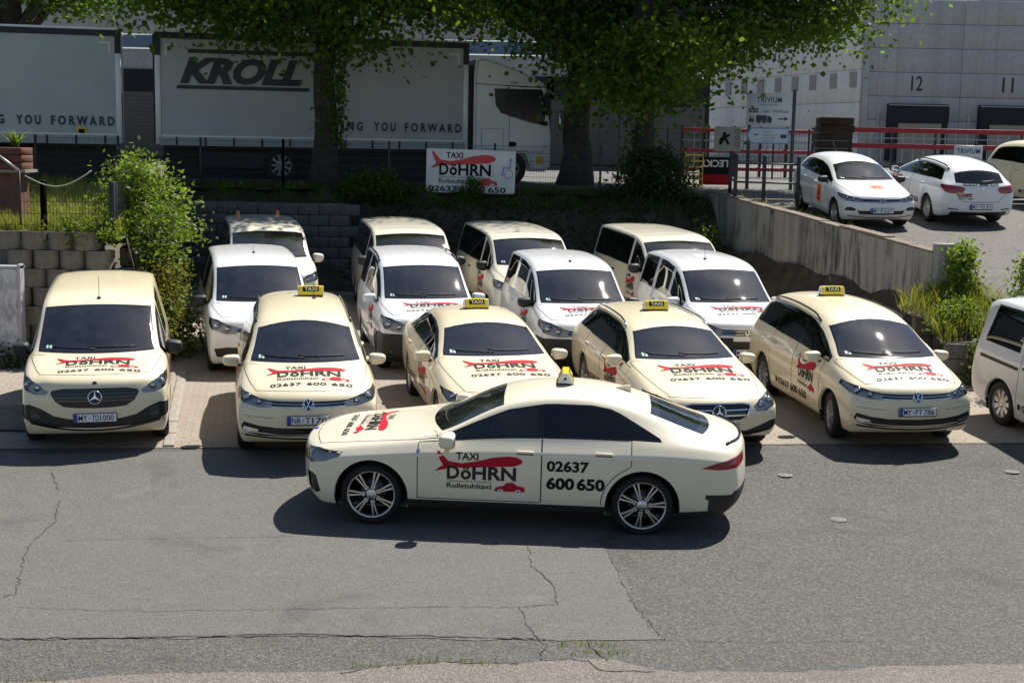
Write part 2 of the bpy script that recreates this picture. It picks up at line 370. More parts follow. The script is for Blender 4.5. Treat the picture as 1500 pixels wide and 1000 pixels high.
        for i in range(m):
            a, b = poly[i], poly[(i + 1) % m]
            if (a[0] - b[0]) ** 2 + (a[1] - b[1]) ** 2 < 1e-8: continue
            ex0, ex1, ey0, ey1 = min(a[0], b[0]) - .001, max(a[0], b[0]) + .001, min(a[1], b[1]) - .001, max(a[1], b[1]) + .001
            sub = [f for f, q in cand.items() if q[0] <= ex1 and q[1] >= ex0 and q[2] <= ey1 and q[3] >= ey0]
            if not sub: continue
            no = e1 * (b[1] - a[1]) - e2 * (b[0] - a[0]); no.normalize()
            geom = list({e for f in sub for e in f.edges}) + list({v for f in sub for v in f.verts}) + sub
            r = bmesh.ops.bisect_plane(s.bm, geom=geom, dist=1e-5, plane_co=e1 * a[0] + e2 * a[1], plane_no=no)
            for f in sub: cand.pop(f, None)
            for g in r['geom']:
                if isinstance(g, bmesh.types.BMFace): cand[g] = bb(g)
        for f in cand:
            c = f.calc_center_median()
            if inside((c.dot(e1), c.dot(e2)), poly): f[s.rid] = rid
    def cut2(s, poly, name, filt=None):
        """both flanks"""
        hw = s.sp['hw']
        for d, sg in ((SIDE_L, 1), (SIDE_R, -1)):
            s.cut(poly, d, name, lambda c, sg=sg: c.y * sg > hw * .3 and (filt is None or filt(c)))
    def oblique(s, pts, name, az=45, sides=(1, -1), filt=None):
        for sg in sides:
            d = Vector((math.cos(R(az)), sg * math.sin(R(az)), 0)); e1, e2 = basis(d)
            s.cut([((Vector((p[0], sg * p[1], 0))).dot(e1), p[2]) for p in pts], d, name, lambda c, sg=sg: c.y * sg > 0 and (filt is None or filt(c)))
    def take(s, name, side=0, off=0, nm=None, scale=None):
        rid = s.regs.get(name, 0) if name else 0
        fs = [f for f in s.bm.faces if f[s.rid] == rid]
        if side: fs = [f for f in fs if f.calc_center_median().y * side > 0]
        if not fs: return None
        idx = {}; vs = []; faces = []; nor = []
        for f in fs:
            t = []
            for v in f.verts:
                if v not in idx:
                    idx[v] = len(vs); q = s.near_n(v.co); nor.append(q); vs.append(v.co + q * off)
                t.append(idx[v])
            faces.append(t)
        me = bpy.data.meshes.new(nm or name or 'body'); me.from_pydata(vs, [], faces); me.polygons.foreach_set('use_smooth', [True] * len(faces)); me.update()
        me.normals_split_custom_set_from_vertices(nor)
        return me
    def kill(s, name):
        rid = s.regs[name]; bmesh.ops.delete(s.bm, geom=[f for f in s.bm.faces if f[s.rid] == rid], context='FACES')
    def strip(s, polys, d, width=.008, off=.0015, sides=(1,), step=.04, nm='strip'):
        """thin ribbons lying on the shell along 2d lines"""
        vs, fs, nor = [], [], []
        for sg in sides:
            dd = Vector((d.x, d.y * sg, d.z)); e1, e2 = basis(dd)
            for pl in polys:
                pts = []
                for a, b in zip(pl[:-1], pl[1:]):
                    k = max(1, int(math.hypot(b[0] - a[0], b[1] - a[1]) / step)); pts += [(a[0] + (b[0] - a[0]) * i / k, a[1] + (b[1] - a[1]) * i / k) for i in range(k)]
                pts.append(pl[-1]); hit = []
                for p in pts:
                    q = (p[0] * sg if abs(d.x) > .5 and sg < 0 else p[0], p[1])
                    loc, no = s.ray(e1 * q[0] + e2 * q[1], dd)
                    if loc is not None: hit.append((loc, no))
                for i, (loc, no) in enumerate(hit):
                    t = (hit[min(i + 1, len(hit) - 1)][0] - hit[max(i - 1, 0)][0]).normalized(); sd = no.cross(t)
                    vs += [loc + sd * width / 2 + no * off, loc - sd * width / 2 + no * off]
                    if i: m = len(vs); fs.append((m - 4, m - 2, m - 1, m - 3))
        if not vs: return None
        me = bpy.data.meshes.new(nm); me.from_pydata(vs, [], fs); return me
    def decal(s, p2, org, u, v, d, off=.004, grid=.07, nm='lettering'):
        vs, fs = p2; org, u, v = Vector(org), Vector(u), Vector(v)
        bm = bmesh.new(); bv = [bm.verts.new((a, b, 0)) for a, b in vs]
        for f in fs:
            try: bm.faces.new([bv[i] for i in f])
            except ValueError: pass
        lu, lv = u.length, v.length
        for k, (ln, ax) in enumerate(((lu, 0), (lv, 1))):
            lo, hi = min(q[ax] for q in vs), max(q[ax] for q in vs); t = math.floor(lo * ln / grid) * grid / ln
            while t < hi:
                if t > lo: bmesh.ops.bisect_plane(bm, geom=bm.verts[:] + bm.edges[:] + bm.faces[:], dist=1e-6, plane_co=(t if ax == 0 else 0, t if ax == 1 else 0, 0), plane_no=(1, 0, 0) if ax == 0 else (0, 1, 0))
                t += grid / ln
        bad = []; nor = []
        for x in bm.verts:
            loc, no = s.ray(org + u * x.co.x + v * x.co.y, d)
            if loc is None: bad.append(x); nor.append(Vector((0, 0, 1))); continue
            x.co = loc + no * off; nor.append(no)
        me = bpy.data.meshes.new(nm)
        bm.verts.index_update(); 
        bmesh.ops.delete(bm, geom=bad, context='VERTS') if bad else None
        bm.normal_update()
        bad_f = [f for f in bm.faces if f.normal.dot(d) < 0]
        bmesh.ops.reverse_faces(bm, faces=bad_f)
        bm.to_mesh(me); bm.free(); return me

# ------------------------------------------------------------------ wheels
def make_wheel(r, wd, rr, style):
    """meshes for a wheel whose outer face looks along +y: hub drum, tyre, rim"""
    h = wd / 2; t = MB()
    t.lathe([(rr - .012, -h * .8), (rr + .01, -h * .92), ((r + rr) / 2, -h), (r - .025, -h * .93), (r - .004, -h * .72), (r, 0), (r - .004, h * .72), (r - .025, h * .93), ((r + rr) / 2, h), (rr + .01, h * .93), (rr - .012, h * .8)], 40)
    for k in (-.4, 0, .4): t.lathe([(r + .001, k * h - .004), (r + .0012, k * h + .004)], 40)
    tyre = t.mesh('tyre')
    b = MB(); b.lathe([(.02, -h * .6), (rr * .93, -h * .6), (rr * .93, h * .62)], 32); b.lathe([(.03, .1 * h), (rr * .66, .1 * h), (rr * .66, -.05 * h)], 28)
    drum = b.mesh('wheel')
    m = MB(); m.lathe([(rr * .92, h * .35), (rr * .93, h * .75), (rr * .985, h * .86), (rr, h * .84), (rr, h * .6)], 40)
    y0, y1 = h * .45, h * .78
    def bar(a, r0, r1, w0, w1, skew=0, ya=y0, yb=y1):
        c, s_ = math.cos(a), math.sin(a); pts = [(r0, -w0 / 2), (r1, -w1 / 2 + skew), (r1, w1 / 2 + skew), (r0, w0 / 2)]
        m.prism([(p * c - q * s_, p * s_ + q * c) for p, q in pts], ya, yb)
    if style == 'double7':
        for k in range(7):
            a = 2 * math.pi * k / 7 + math.pi / 2
            for sk in (-1, 1):
                bar(a + sk * .085, rr * .30, rr * .95, .013, .020, sk * .004)
            bar(a, rr * .26, rr * .36, .04, .055)
    elif style == 'double5':
        for k in range(5):
            a = 2 * math.pi * k / 5 + .3
            for sk in (-1, 1): bar(a + sk * .16, rr * .18, rr * .96, .03, .03, sk * .02)
    elif style == 'multi':
        for k in range(10): bar(2 * math.pi * k / 10, rr * .15, rr * .96, .024, .036)
    else:
        m.lathe([(.0, h * .62), (rr * .3, h * .66), (rr * .42, h * .60)], 28)
        for k in range(9): bar(2 * math.pi * k / 9, rr * .38, rr * .95, .05, .085, ya=h * .5, yb=h * .68)
    m.lathe([(.0, h * .72), (.05, h * .72), (.062, h * .66), (.07, h * .4)], 20)
    for k in range(5):
        a = 2 * math.pi * k / 5 + .2; m.lathe([(0, h * .70), (.011, h * .70), (.011, h * .5)], 8, c=(math.cos(a) * .056 if style != 'cap' else 0, .002, math.sin(a) * .056 if style != 'cap' else 0))
    return drum, tyre, m.mesh('rim')
WHEELS = {}
def wheel_meshes(*k):
    if k not in WHEELS: WHEELS[k] = make_wheel(*k)
    return WHEELS[k]

# ------------------------------------------------------------------ badges, plates, roof sign
def badge_mesh(kind, r):
    m = MB(); th = .012
    def stroke(a, b, w_):
        a, b = Vector((*a, 0)), Vector((*b, 0)); t = (b - a).normalized() * w_ / 2; n = Vector((-t.y, t.x, 0))
        m.prism([((a + n).x, (a + n).y), ((a - n).x, (a - n).y), ((b - n).x, (b - n).y), ((b + n).x, (b + n).y)], 0, th, 'yz')
    m.lathe([(r * .86, 0), (r * .88, th), (r * .98, th), (r, 0)], 28, 'X')
    if kind == 'star':
        for k in range(3):
            a = math.pi / 2 + k * 2 * math.pi / 3; tip = (math.cos(a) * r * .9, math.sin(a) * r * .9); l = (math.cos(a + 1.05) * r * .15, math.sin(a + 1.05) * r * .15); q = (math.cos(a - 1.05) * r * .15, math.sin(a - 1.05) * r * .15)
            m.prism([tip, l, (0, 0), q], 0, th, 'yz')
    else:
        for sg in (-1, 1):
            stroke((sg * r * .32, r * .82), (0, r * .10), r * .16); stroke((sg * r * .80, r * .38), (sg * r * .40, -r * .74), r * .16); stroke((sg * r * .40, -r * .74), (0, r * .02), r * .16)
    return m.mesh('badge')
def back_disc(r): return MB().lathe([(0, 0), (r * .9, 0), (r, -.012)], 28, 'X').mesh('badge_disc')
def plate(car, shell, text, z, front=True, y=0):
    d = FRONT if front else REAR
    loc, no = shell.ray((0, y, z), d); sg = 1 if front else -1
    lo2, _ = shell.ray((0, y, z + .05), d); lo3, _ = shell.ray((0, y, z - .05), d); lo4, _ = shell.ray((0, y + .25, z), d)
    x = max(p.x * sg for p in (loc, lo2, lo3) if p) * sg + .012 * sg
    hd = MB().rbox((x - .004 * sg, y, z), (.014, .535, .125), .006).build('plate_holder', BLACKP, car)
    pl = MB().rbox((x + .004 * sg, y, z + .004), (.008, .52, .11), .003).build('number_plate', PLATEW, car)
    M4 = Matrix(((0, 0, sg, x + .0095 * sg), (sg, 0, 0, y), (0, 1, 0, z + .004), (0, 0, 0, 1)))
    a, b = text.split('|')
    xa = -.205 + .055 * len(a) + .055; wb_ = .445 - .055 * len(a) - .055 - .012; b1, b2 = b.split(' ') if ' ' in b else (b, ''); k = len(b1) + len(b2) + .35
    for tx, x_, ww in ((a, -.205, .055 * len(a)), (b1, xa, wb_ * len(b1) / k), (b2, xa + wb_ * (len(b1) + .35) / k, wb_ * len(b2) / k)):
        if tx: link('plate_lettering', flat_mesh(fit_text(tx, x_, -.036, ww, .072, .01), M4), pl, BLKV)
    link('plate_band', flat_mesh(rect2d(-.255, -.05, -.215, .05), M4), pl, EUBLUE)
    link('plate_seal', flat_mesh(merge2d(disc2d(-.205 + .055 * len(a) + .026, 0, .017)), M4), pl, PLBLUE)
    q = MB()
    for (ya, yb, za, zb_) in ((-.258, .258, .050, .0535), (-.258, .258, -.0535, -.05), (-.2585, -.255, -.05, .05), (.255, .2585, -.05, .05)):
        q.box((x + .0092 * sg, y + (ya + yb) / 2, z + .004 + (za + zb_) / 2), (.001, yb - ya, zb_ - za))
    q.build('plate_border', BLKV, pl)
def taxi_sign(car, shell, x, y0=0):
    z = shell.top(x) + .022
    body = MB(); prof = [(-.085, 0), (-.078, .05), (-.035, .125), (.035, .125), (.078, .05), (.085, 0)]
    def P(y): return [(x + a, z + b) for a, b in prof]
    body.prism(P(0), -.172, .172, 'xz'); o = body.build('roof_sign', TAXIY, car, (0, y0, 0))
    bv = o.modifiers.new('b', 'BEVEL'); bv.width = .012; bv.segments = 2
    for sg in (-1, 1):
        pan = MB(); n = Vector((.075 * sg, 0, .043)).normalized()
        a = Vector((x + sg * .0770, 0, z + .052)) + n * .002; b = Vector((x + sg * .0375, 0, z + .1205)) + n * .002
        pan.add([(a.x, -.115, a.z), (a.x, .115, a.z), (b.x, .115, b.z), (b.x, -.115, b.z)], [(0, 1, 2, 3)]); pan.build('sign_panel', GLOSSBLK, o)
        up = (b - a).normalized(); rt = Vector((0, sg, 0)); nn = rt.cross(up)
        M4 = Matrix((rt, up, nn)).transposed().to_4x4(); M4.translation = (a + b) / 2 + n * .002
        link('sign_lettering', flat_mesh(fit_text('TAXI', -.09, -.026, .18, .052, .03), M4), o, TAXIT)
        MB().prism([(x + p * .93, z + q * .93 + .003) for p, q in prof], sg * .173, sg * .185, 'xz').build('sign_end_cap', TAXIW, o)
        link('cap_emblem', MB().lathe([(0, .003), (.016, .003), (.016, 0)], 12, 'Y', (x, sg * .185 + (0 if sg > 0 else -.003), z + .055)).mesh(), o, BLKV)
    MB().rbox((x, 0, z - .012), (.19, .35, .022), .008).build('sign_base', BLACKP, o)
# ------------------------------------------------------------------ car models
def sym(h): return list(h) + [(-y, z) for y, z in reversed(h) if y > 1e-6]
MODELS = {}
def model(key):
    if key in MODELS: return MODELS[key]
    sp = SPECS[key]; s = Shell(sp); hw = sp['hw']; P = []          # P: (name, parent index, mesh, material)
    a, wr, ra = sp['a'], sp['wr'], sp['wr'] + sp.get('gap', .055); xc, xr = sp['xc'], sp['xr']
    def add(name, me, m, par=None):
        if me is None: return None
        P.append((name, par, me, m)); return len(P) - 1
    # wheel arches
    arcs = {}
    for sg in (1, -1):
        pts = [(sg * a + ra * math.cos(t), wr * .98 + ra * math.sin(t)) for t in np.linspace(R(-25), R(205), 30)]
        s.cut2(pts + [(pts[-1][0], .02), (pts[0][0], .02)], 'arch', lambda c: c.z < wr + ra + .1); arcs[sg] = pts
    lw = []
    for sg in (1, -1):
        for sd in (1, -1):
            d = SIDE_L if sd > 0 else SIDE_R; ring = []; lips = MB(); wells = MB()
            for p in arcs[sg]:
                loc, no = s.ray((p[0] - sg * 0, 0, max(p[1], sp.get('zb', .21) + .02)), d); y = abs(loc.y) if loc else hw - .06
                ring.append((p[0], y * sd, p[1]))
            n = len(ring)
            c0 = Vector((sg * a, 0, wr))
            inn = [(p[0] - (p[0] - c0.x) * .02, p[1] - sd * .035, p[2] - (p[2] - c0.z) * .02) for p in ring]
            zmin = max(sp.get('zb', .21) + .06, sp.get('sill', 0) or 0)
            lips.add(ring + inn, [(i, i + 1, n + i + 1, n + i) for i in range(n - 1) if ring[i][2] > zmin and ring[i + 1][2] > zmin], True)
            wells.add(ring + [(p[0], sd * .42, p[2]) for p in ring], [(i, i + 1, n + i + 1, n + i) for i in range(n - 1)], True)
            wells.f.append(tuple(range(n, 2 * n))); wells.sm.append(False); lw.append((lips.mesh('arch_lip'), wells.mesh('wheel_well')))
    # side glazing
    def band(x, lo, hi): return s.belt(x) + lo, s.re(x)[1] - hi
    xf, xrt, xrb = sp['dlo']; dl, dh = sp.get('dl', .012), sp.get('dh', .035)
    def glaz(x0, xt, xb, lo, hi, n=16):
        low = [(x, band(x, lo, hi)[0]) for x in np.linspace(x0, xb, n)]; upp = [(x, max(band(x, lo, hi)[1], band(x, lo, hi)[0] + .004)) for x in np.linspace(xt, x0, n)]
        cx = [low[-1], upp[0]]
        k = .2                                           # rounded rear corners
        q = [tuple(np.array(low[-1]) * (1 - t) + np.array(upp[0]) * t) for t in (.12, .88)]
        return low[:-1] + [tuple(np.array(low[-1]) * .7 + np.array(low[-2]) * .3)] + q + [tuple(np.array(upp[0]) * .7 + np.array(upp[1]) * .3)] + upp[1:]
    wins = []
    if not sp.get('van'):
        s.cut2(glaz(xf, xrt, xrb, dl, dh), 'trim')
        edges = [xf] + list(sp['pillars']) + [None]
        for i in range(len(edges) - 1):
            x0 = edges[i] - (.05 if i == 0 else .035); 
            if edges[i + 1] is None: xt, xb = xrt + .05, xrb + .05
            else: xt = xb = edges[i + 1] + .035
            s.cut2(glaz(x0, xt, xb, dl + .02, dh + .022, 12), 'win%d' % i); wins.append('win%d' % i)
    else:
        for i, (x0, x1t, x1b) in enumerate(sp['van']):
            s.cut2(glaz(x0, x1t, x1b, dl, dh), 'trim'); s.cut2(glaz(x0 - .03, x1t + .025, x1b + .025, dl + .022, dh + .022, 12), 'win%d' % i); wins.append('win%d' % i)
    # windscreen and back light
    def screen(x0, x1, ins, up, lo):
        xs = np.linspace(x0, x1, 10); pts = [(s.re(x)[0] - ins, s.re(x)[1]) for x in xs]
        sb = 1 if x0 > x1 else -1; wb = sp.get('wsbow', .16) if sb > 0 else -sp.get('rbow', -.12) * .8
        ye, ze = pts[-1]; zc = max(ze + .01, s.top(x1 + sb * wb * .5)); yb, zb_ = pts[0]; zcb = s.top(x0 + sb * wb * .95)
        topc = [(ye * t, zc - (zc - ze) * t * t - up) for t in (1, .75, .5, .25, 0)]
        bot = [(yb * t, zcb - (zcb - zb_) * t * t + lo - .0) for t in (0, .25, .5, .75, 1)]
        half = topc[::-1] + [(y, min(z, ze - up - .005)) for y, z in pts[::-1][1:-1]] + bot[::-1]
        return sym(half)
    s.cut(screen(xc, xr - .05, sp.get('wsi', .035), .0, .004), FRONT, 'frit', lambda c: xr - .25 < c.x < xc + .5 and c.z > s.top(xc) - .14)
    s.cut(screen(xc - .02, xr - .03, sp.get('wsi', .035) + .02, .018, .018), FRONT, 'screen', lambda c: xr - .25 < c.x < xc + .5 and c.z > s.top(xc) - .14)
    if 'rw_' in sp:
        x0, x1 = sp['rw_']
        s.cut(screen(x0, x1, .045, .012, .012), REAR, 'rfrit', lambda c: c.x < x1 + .2 and c.z > s.belt(x0) - .05)
        s.cut(screen(x0 + .03, x1 - .03, .075, .035, .035), REAR, 'back', lambda c: c.x < x1 + .2 and c.z > s.belt(x0) - .05)
    # bonnet and doors
    hx = sp['hoodx']; wsb = sp.get('wsbow', .16); xs = np.linspace(hx - .12, xc + .03, 10)
    fw = lambda x: s.re(x)[0] + sp.get('hoodw', .05)
    hs = [(x, fw(x)) for x in xs]
    fr_ = [(hx - .12 * t * t, fw(hx - .12) * t) for t in (0, .3, .6, .85)]; bk = [(xc + .03 + wsb * .8 * (1 - t * t), fw(xc + .03) * t) for t in (.8, .5, .25, 0)]
    hh = fr_ + hs + bk; hood = hh + [(x, -y) for x, y in reversed(hh[1:-1])]
    s.cut(hood, TOP, 'hood', lambda c: c.z < s.top(xc) + .06 and c.x > xc - .05 and c.z > sp['hoodz'])
    xa, xb, xd = sp['doors']; zs = sp.get('sill', .27) + .02
    def xarch(z):
        q = (ra + .045) ** 2 - (z - wr) ** 2; return -a + math.sqrt(q) if q > 0 else -99
    zt = lambda x: s.belt(x) + dl - .004
    front_door = [(xa, zs), (xa, zt(xa) - .02), (xa - .01, zt(xa))] + [(x, zt(x)) for x in np.linspace(xa - .1, xb, 6)] + [(xb, zs)]
    zz = np.linspace(zt(xd), zs, 12); rear_door = [(xb - .004, zs)] + [(x, zt(x)) for x in np.linspace(xb - .004, xd, 6)] + [(max(xd + .0 * k, xarch(z)), z) for k, z in enumerate(zz[1:])]
    s.cut2(front_door, 'fdoor', lambda c: c.z < s.belt(c.x) + .05); s.cut2(rear_door, 'rdoor', lambda c: c.z < s.belt(c.x) + .05)
    if sp.get('sill'):
        xq = a - ra * .985; s.cut2([(xq, .05), (xq, sp['sill']), (-xq, sp['sill']), (-xq, .05)], 'sill')
    FR = {}
    sp['style'](s, FR)                                      # front and rear details cut in by the model
    s.kill('arch')
    body = add('body', s.take(None, nm='body'), 'PAINT'); [(add('arch_lip', q[0], 'PAINT'), add('wheel_well', q[1], BLACKP)) for q in lw]
    hd = add('bonnet', s.take('hood'), 'PAINT')
    doors = {}
    for sd in (1, -1):
        doors[sd, 0] = add('front_door', s.take('fdoor', sd), 'PAINT'); doors[sd, 1] = add('rear_door', s.take('rdoor', sd), 'PAINT')
        for k, (xh, dk) in enumerate(((xb + .18, 0), (xd + sp.get('hd2', .16), 1))):
            loc, no = s.ray((xh, 0, s.belt(xh) - sp.get('hz', .10)), SIDE_L if sd > 0 else SIDE_R)
            rc = s.strip([[(xh - .09, s.belt(xh) - sp.get('hz', .10) - .018), (xh + .09, s.belt(xh) - sp.get('hz', .10) - .018)]], SIDE_L, .010, .002, sides=(sd,), nm='handle_shadow')  # thin dark strip paints the shadow below each door handle
            if loc and rc: add('handle_shadow', rc, GAP_SHADOW, doors[sd, dk])
            if loc: add('door_handle', MB().rbox(loc + no * .012, (.19, .026, .026), .010).mesh('door_handle'), sp.get('hm', 'PAINT'), doors[sd, dk])
        for k, wn in enumerate(wins): add('side_window', s.take(wn, sd), sp.get('gl', [SGLASS, PGLASS, PGLASS, PGLASS])[k])
        add('window_trim', s.take('trim', sd), GLOSSBLK)
    add('windscreen', s.take('screen'), WGLASS); add('windscreen_border', s.take('frit', nm='windscreen_border'), GLOSSBLK)
    if 'rw_' in sp: add('rear_window', s.take('back'), sp.get('rgl', PGLASS)); add('rear_window_border', s.take('rfrit', nm='rear_window_border'), GLOSSBLK)
    if sp.get('sill'):
        for sd in (1, -1): add('sill', s.take('sill', sd), BLACKP)
    for nm, (oname, m, off) in FR.items():
        if nm == 'lamp':
            for sd in (1, -1):
                k = add('headlight', s.take('lamp', sd, -.045, 'headlight'), LAMPIN)
                add('lens', s.take('lamp', sd, .001, 'lens'), LENS, k)
                for (y, z, r) in sp.get('bulbs', ()):
                    loc, no = s.ray((0, y * sd, z), FRONT)
                    if loc:
                        b = MB(); b.lathe([(r * 1.25, .0), (r * 1.2, .012), (r, .006)], 18, 'X', loc + Vector((-.04, 0, 0))); b.lathe([(r, -.002), (r * .8, .010), (r * .4, .016), (0, .018)], 18, 'X', loc + Vector((-.04, 0, 0)))
                        add('reflector', b.mesh('reflector'), REFL, k)
                loc, no = s.ray((0, sp['bulbs'][0][0] * sd, sp['bulbs'][0][1] - .065), FRONT) if sp.get('bulbs') else (None, None)
        elif nm.startswith('tail') or nm == 'vent':
            for sd in (1, -1): add(oname, s.take(nm, sd, off, oname), m)
        else: add(oname, s.take(nm, 0, off, oname), m)
    # gaps between panels
    g = [front_door[:] + [front_door[0]], rear_door[:]]
    [add('door_gap', s.strip([q], SIDE_L, .009, sides=(sd,), nm='door_gap'), GAP_SHADOW) for q in g for sd in (1, -1)]
    add('bonnet_gap', s.strip([[(x, -y) for x, y in reversed(hh[:-3])] + hh[1:-3]], TOP, .008, nm='bonnet_gap'), GAP_SHADOW)
    for nm, me, m in sp.get('extra', lambda s: [])(s): add(nm, me, m)
    # mirrors
    xm, zm = sp['mir']; k0 = sp.get('mirk', 1.0)
    for sd in (1, -1):
        loc, no = s.ray((xm, 0, zm), SIDE_L if sd > 0 else SIDE_R); y = abs(loc.y) if loc else hw - .1; yo = max(y, hw - .06)
        mm = MB(); bm = bmesh.new(); bmesh.ops.create_uvsphere(bm, u_segments=20, v_segments=12, radius=1)
        for v in bm.verts:
            c = v.co; q = [math.copysign(abs(t) ** .62, t) for t in c]
            v.co = Vector(((q[0] * .095 if q[0] > 0 else q[0] * .045) * k0 * sp.get('mirx', 1), q[1] * .115 * (1 + .06 * q[2]), q[2] * .075 * k0 * (1 - .12 * q[1] * sd)))
        bm.verts.index_update(); mm.add([v.co + Vector((xm, sd * (yo + .115), zm + .035)) for v in bm.verts], [[v.index for v in f.verts] for f in bm.faces], True); bm.free()
        k = add('mirror', mm.mesh('mirror'), sp.get('mirm', 'PAINT'))
        add('mirror_arm', MB().tube([(xm + .02, sd * (y - .05), zm - .03), (xm + .01, sd * (yo + .02), zm - .02), (xm, sd * (yo + .12), zm - .015)], [.03, .028, .03]).mesh('mirror_arm'), BLACKP, k)
        add('mirror_glass', MB().rbox((xm - .047 * k0 * sp.get('mirx', 1), sd * (yo + .115), zm + .035), (.004, .18, .115 * k0), .02).mesh('mirror_glass'), CHROME, k)
    # wipers on the screen foot
    for (y0, y1, z0, z1) in ((.50, -.10, .0, .012), (-.02, -.56, -.01, .005)):
        wv = MB(); pts = []
        for t in np.linspace(0, 1, 8):
            loc, no = s.ray((0, y0 + (y1 - y0) * t, s.top(xc + wsb * .7) + .035 + z0 + (z1 - z0) * t), FRONT)
            if loc: pts.append(loc + no * .010)
        if len(pts) > 2: add('wiper', wv.tube(pts, .0065, 5).mesh('wiper'), BLACKP)
    dcl = s.decal(rect2d(-.035, 0, .035, .03), (0, -s.re(xc - .1)[0] + .17, s.re(xc - .07)[1] + .015), (0, 1, 0), (0, 0, 1), FRONT, .003); add('windscreen_sticker', dcl, PAPER)
    dcl = s.decal(disc2d(0, .015, .014), (0, -s.re(xc - .1)[0] + .17, s.re(xc - .07)[1] + .015), (0, 1, 0), (0, 0, 1), FRONT, .005); add('windscreen_badge', dcl, STGREEN)
    # interior
    zf = .30 + max(0, sp['H'] - 1.5) * .5; bt = s.belt(xc - .3); it = MB()
    it.rbox((xc - .22, 0, bt - .10), (.50, 2 * hw - .42, .26), .09); it.rbox((xc - .38, .36, bt + .0), (.22, .36, .10), .05)
    add('dashboard', it.mesh('dashboard'), DASH)
    xs_ = xc - 1.18 if not sp.get('van') else xc - 1.12
    for (x, y) in [(xs_, .38), (xs_, -.38), (xs_ - .80, .40), (xs_ - .80, -.40)]:
        q = MB(); q.rbox((x + .05, y, zf + .22), (.52, .50, .18), .07); q.rbox((x - .24, y, zf + .56), (.15, .48, .62), .06, m=Matrix.Rotation(R(-16), 3, 'Y')); q.rbox((x - .33, y, zf + (.93 if x == xs_ else .84)), (.09, .27, .17), .04)
        add('seat', q.mesh('seat'), SEAT)
    sw = MB(); q = Matrix.Rotation(R(-62), 3, 'Y'); cpos = Vector((xc - .62, .38, bt + .0))
    ring = [(q @ Vector((math.cos(t) * .18, math.sin(t) * .18, 0))) + cpos for t in np.linspace(0, 2 * math.pi, 25)]; sw.tube(ring, .016, 6, False); sw.tube([ring[0], cpos, ring[12]], .014, 5); sw.tube([cpos, cpos + Vector((.25, 0, -.1))], .03, 6)
    add('steering_wheel', sw.mesh('steering_wheel'), DASH)
    yt, ztp = s.re(xr); rm = Vector((xr + .06, 0, s.top(xr + .1) - .20)); add('rear_view_mirror', MB().rbox(rm, (.03, .23, .06), .02).mesh('rear_view_mirror'), BLACKP)
    MODELS[key] = dict(s=s, P=P, sp=sp, cache={}); return MODELS[key]

# logos and phone numbers on the panels, made once for each model
def car_decals(md, which):
    c = md['cache'].setdefault('dec', {}); s = md['s']; sp = md['sp']; out = []
    mm = {'red': REDV, 'dark': DKV, 'light': PAPER}
    for w_ in which:
        if w_ not in c:
            L = []
            if w_ == 'hood':
                x0, y0, wd, dp = sp['dechood']       # lower edge x, centre y, width, depth
                for n, m, p in logo_parts(): L.append((n, s.decal(p, (x0, y0 - wd / 2, 0), (0, wd, 0), (-dp / .6, 0, 0), TOP, .005 + .0015 * ['red', 'dark', 'light'].index(m)), mm[m]))
                for tel in (fit_text('02637', .0, 0, .38, .105, .02), fit_text('600', .44, 0, .24, .105, .02), fit_text('650', .74, 0, .26, .105, .02)): L.append(('phone_number', s.decal(tel, (x0 + dp * .30, y0 - wd * .47, 0), (0, wd * 1.0, 0), (-dp / .6, 0, 0), TOP, .005), DKV))
            if w_ in ('left', 'right'):
                d, sg = (SIDE_L, -1) if w_ == 'left' else (SIDE_R, 1)
                xl, zl, wd, ht = sp['decside']
                xo = xl + wd / 2 if sg < 0 else xl - wd / 2
                for n, m, p in logo_parts(): L.append((n, s.decal(p, (xo, 0, zl), (sg * wd, 0, 0), (0, 0, ht / .6), d, .005 + .0015 * ['red', 'dark', 'light'].index(m)), mm[m]))
                xt, z1, w1, h1, two = sp['dectel']; xo = xt + w1 / 2 if sg < 0 else xt - w1 / 2
                if two: ps = (fit_text('02637', 0, .62, .72, .36, .035), fit_text('600', 0, 0, .48, .40, .04), fit_text('650', .52, 0, .48, .40, .04))
                else: ps = (fit_text('02637', .10, .05, .36, .8, .02), fit_text('600', .50, 0, .23, 1, .02), fit_text('650', .77, 0, .23, 1, .02), poly2d([(0, .1), (.07, .1), (.065, .5), (.075, .75), (-.005, .75), (.005, .5)]))
                for p in ps: L.append(('phone_number', s.decal(p, (xo, 0, z1), (sg * w1, 0, 0), (0, 0, h1), d, .005), BLKV))
            c[w_] = L
        out += c[w_]
    return out

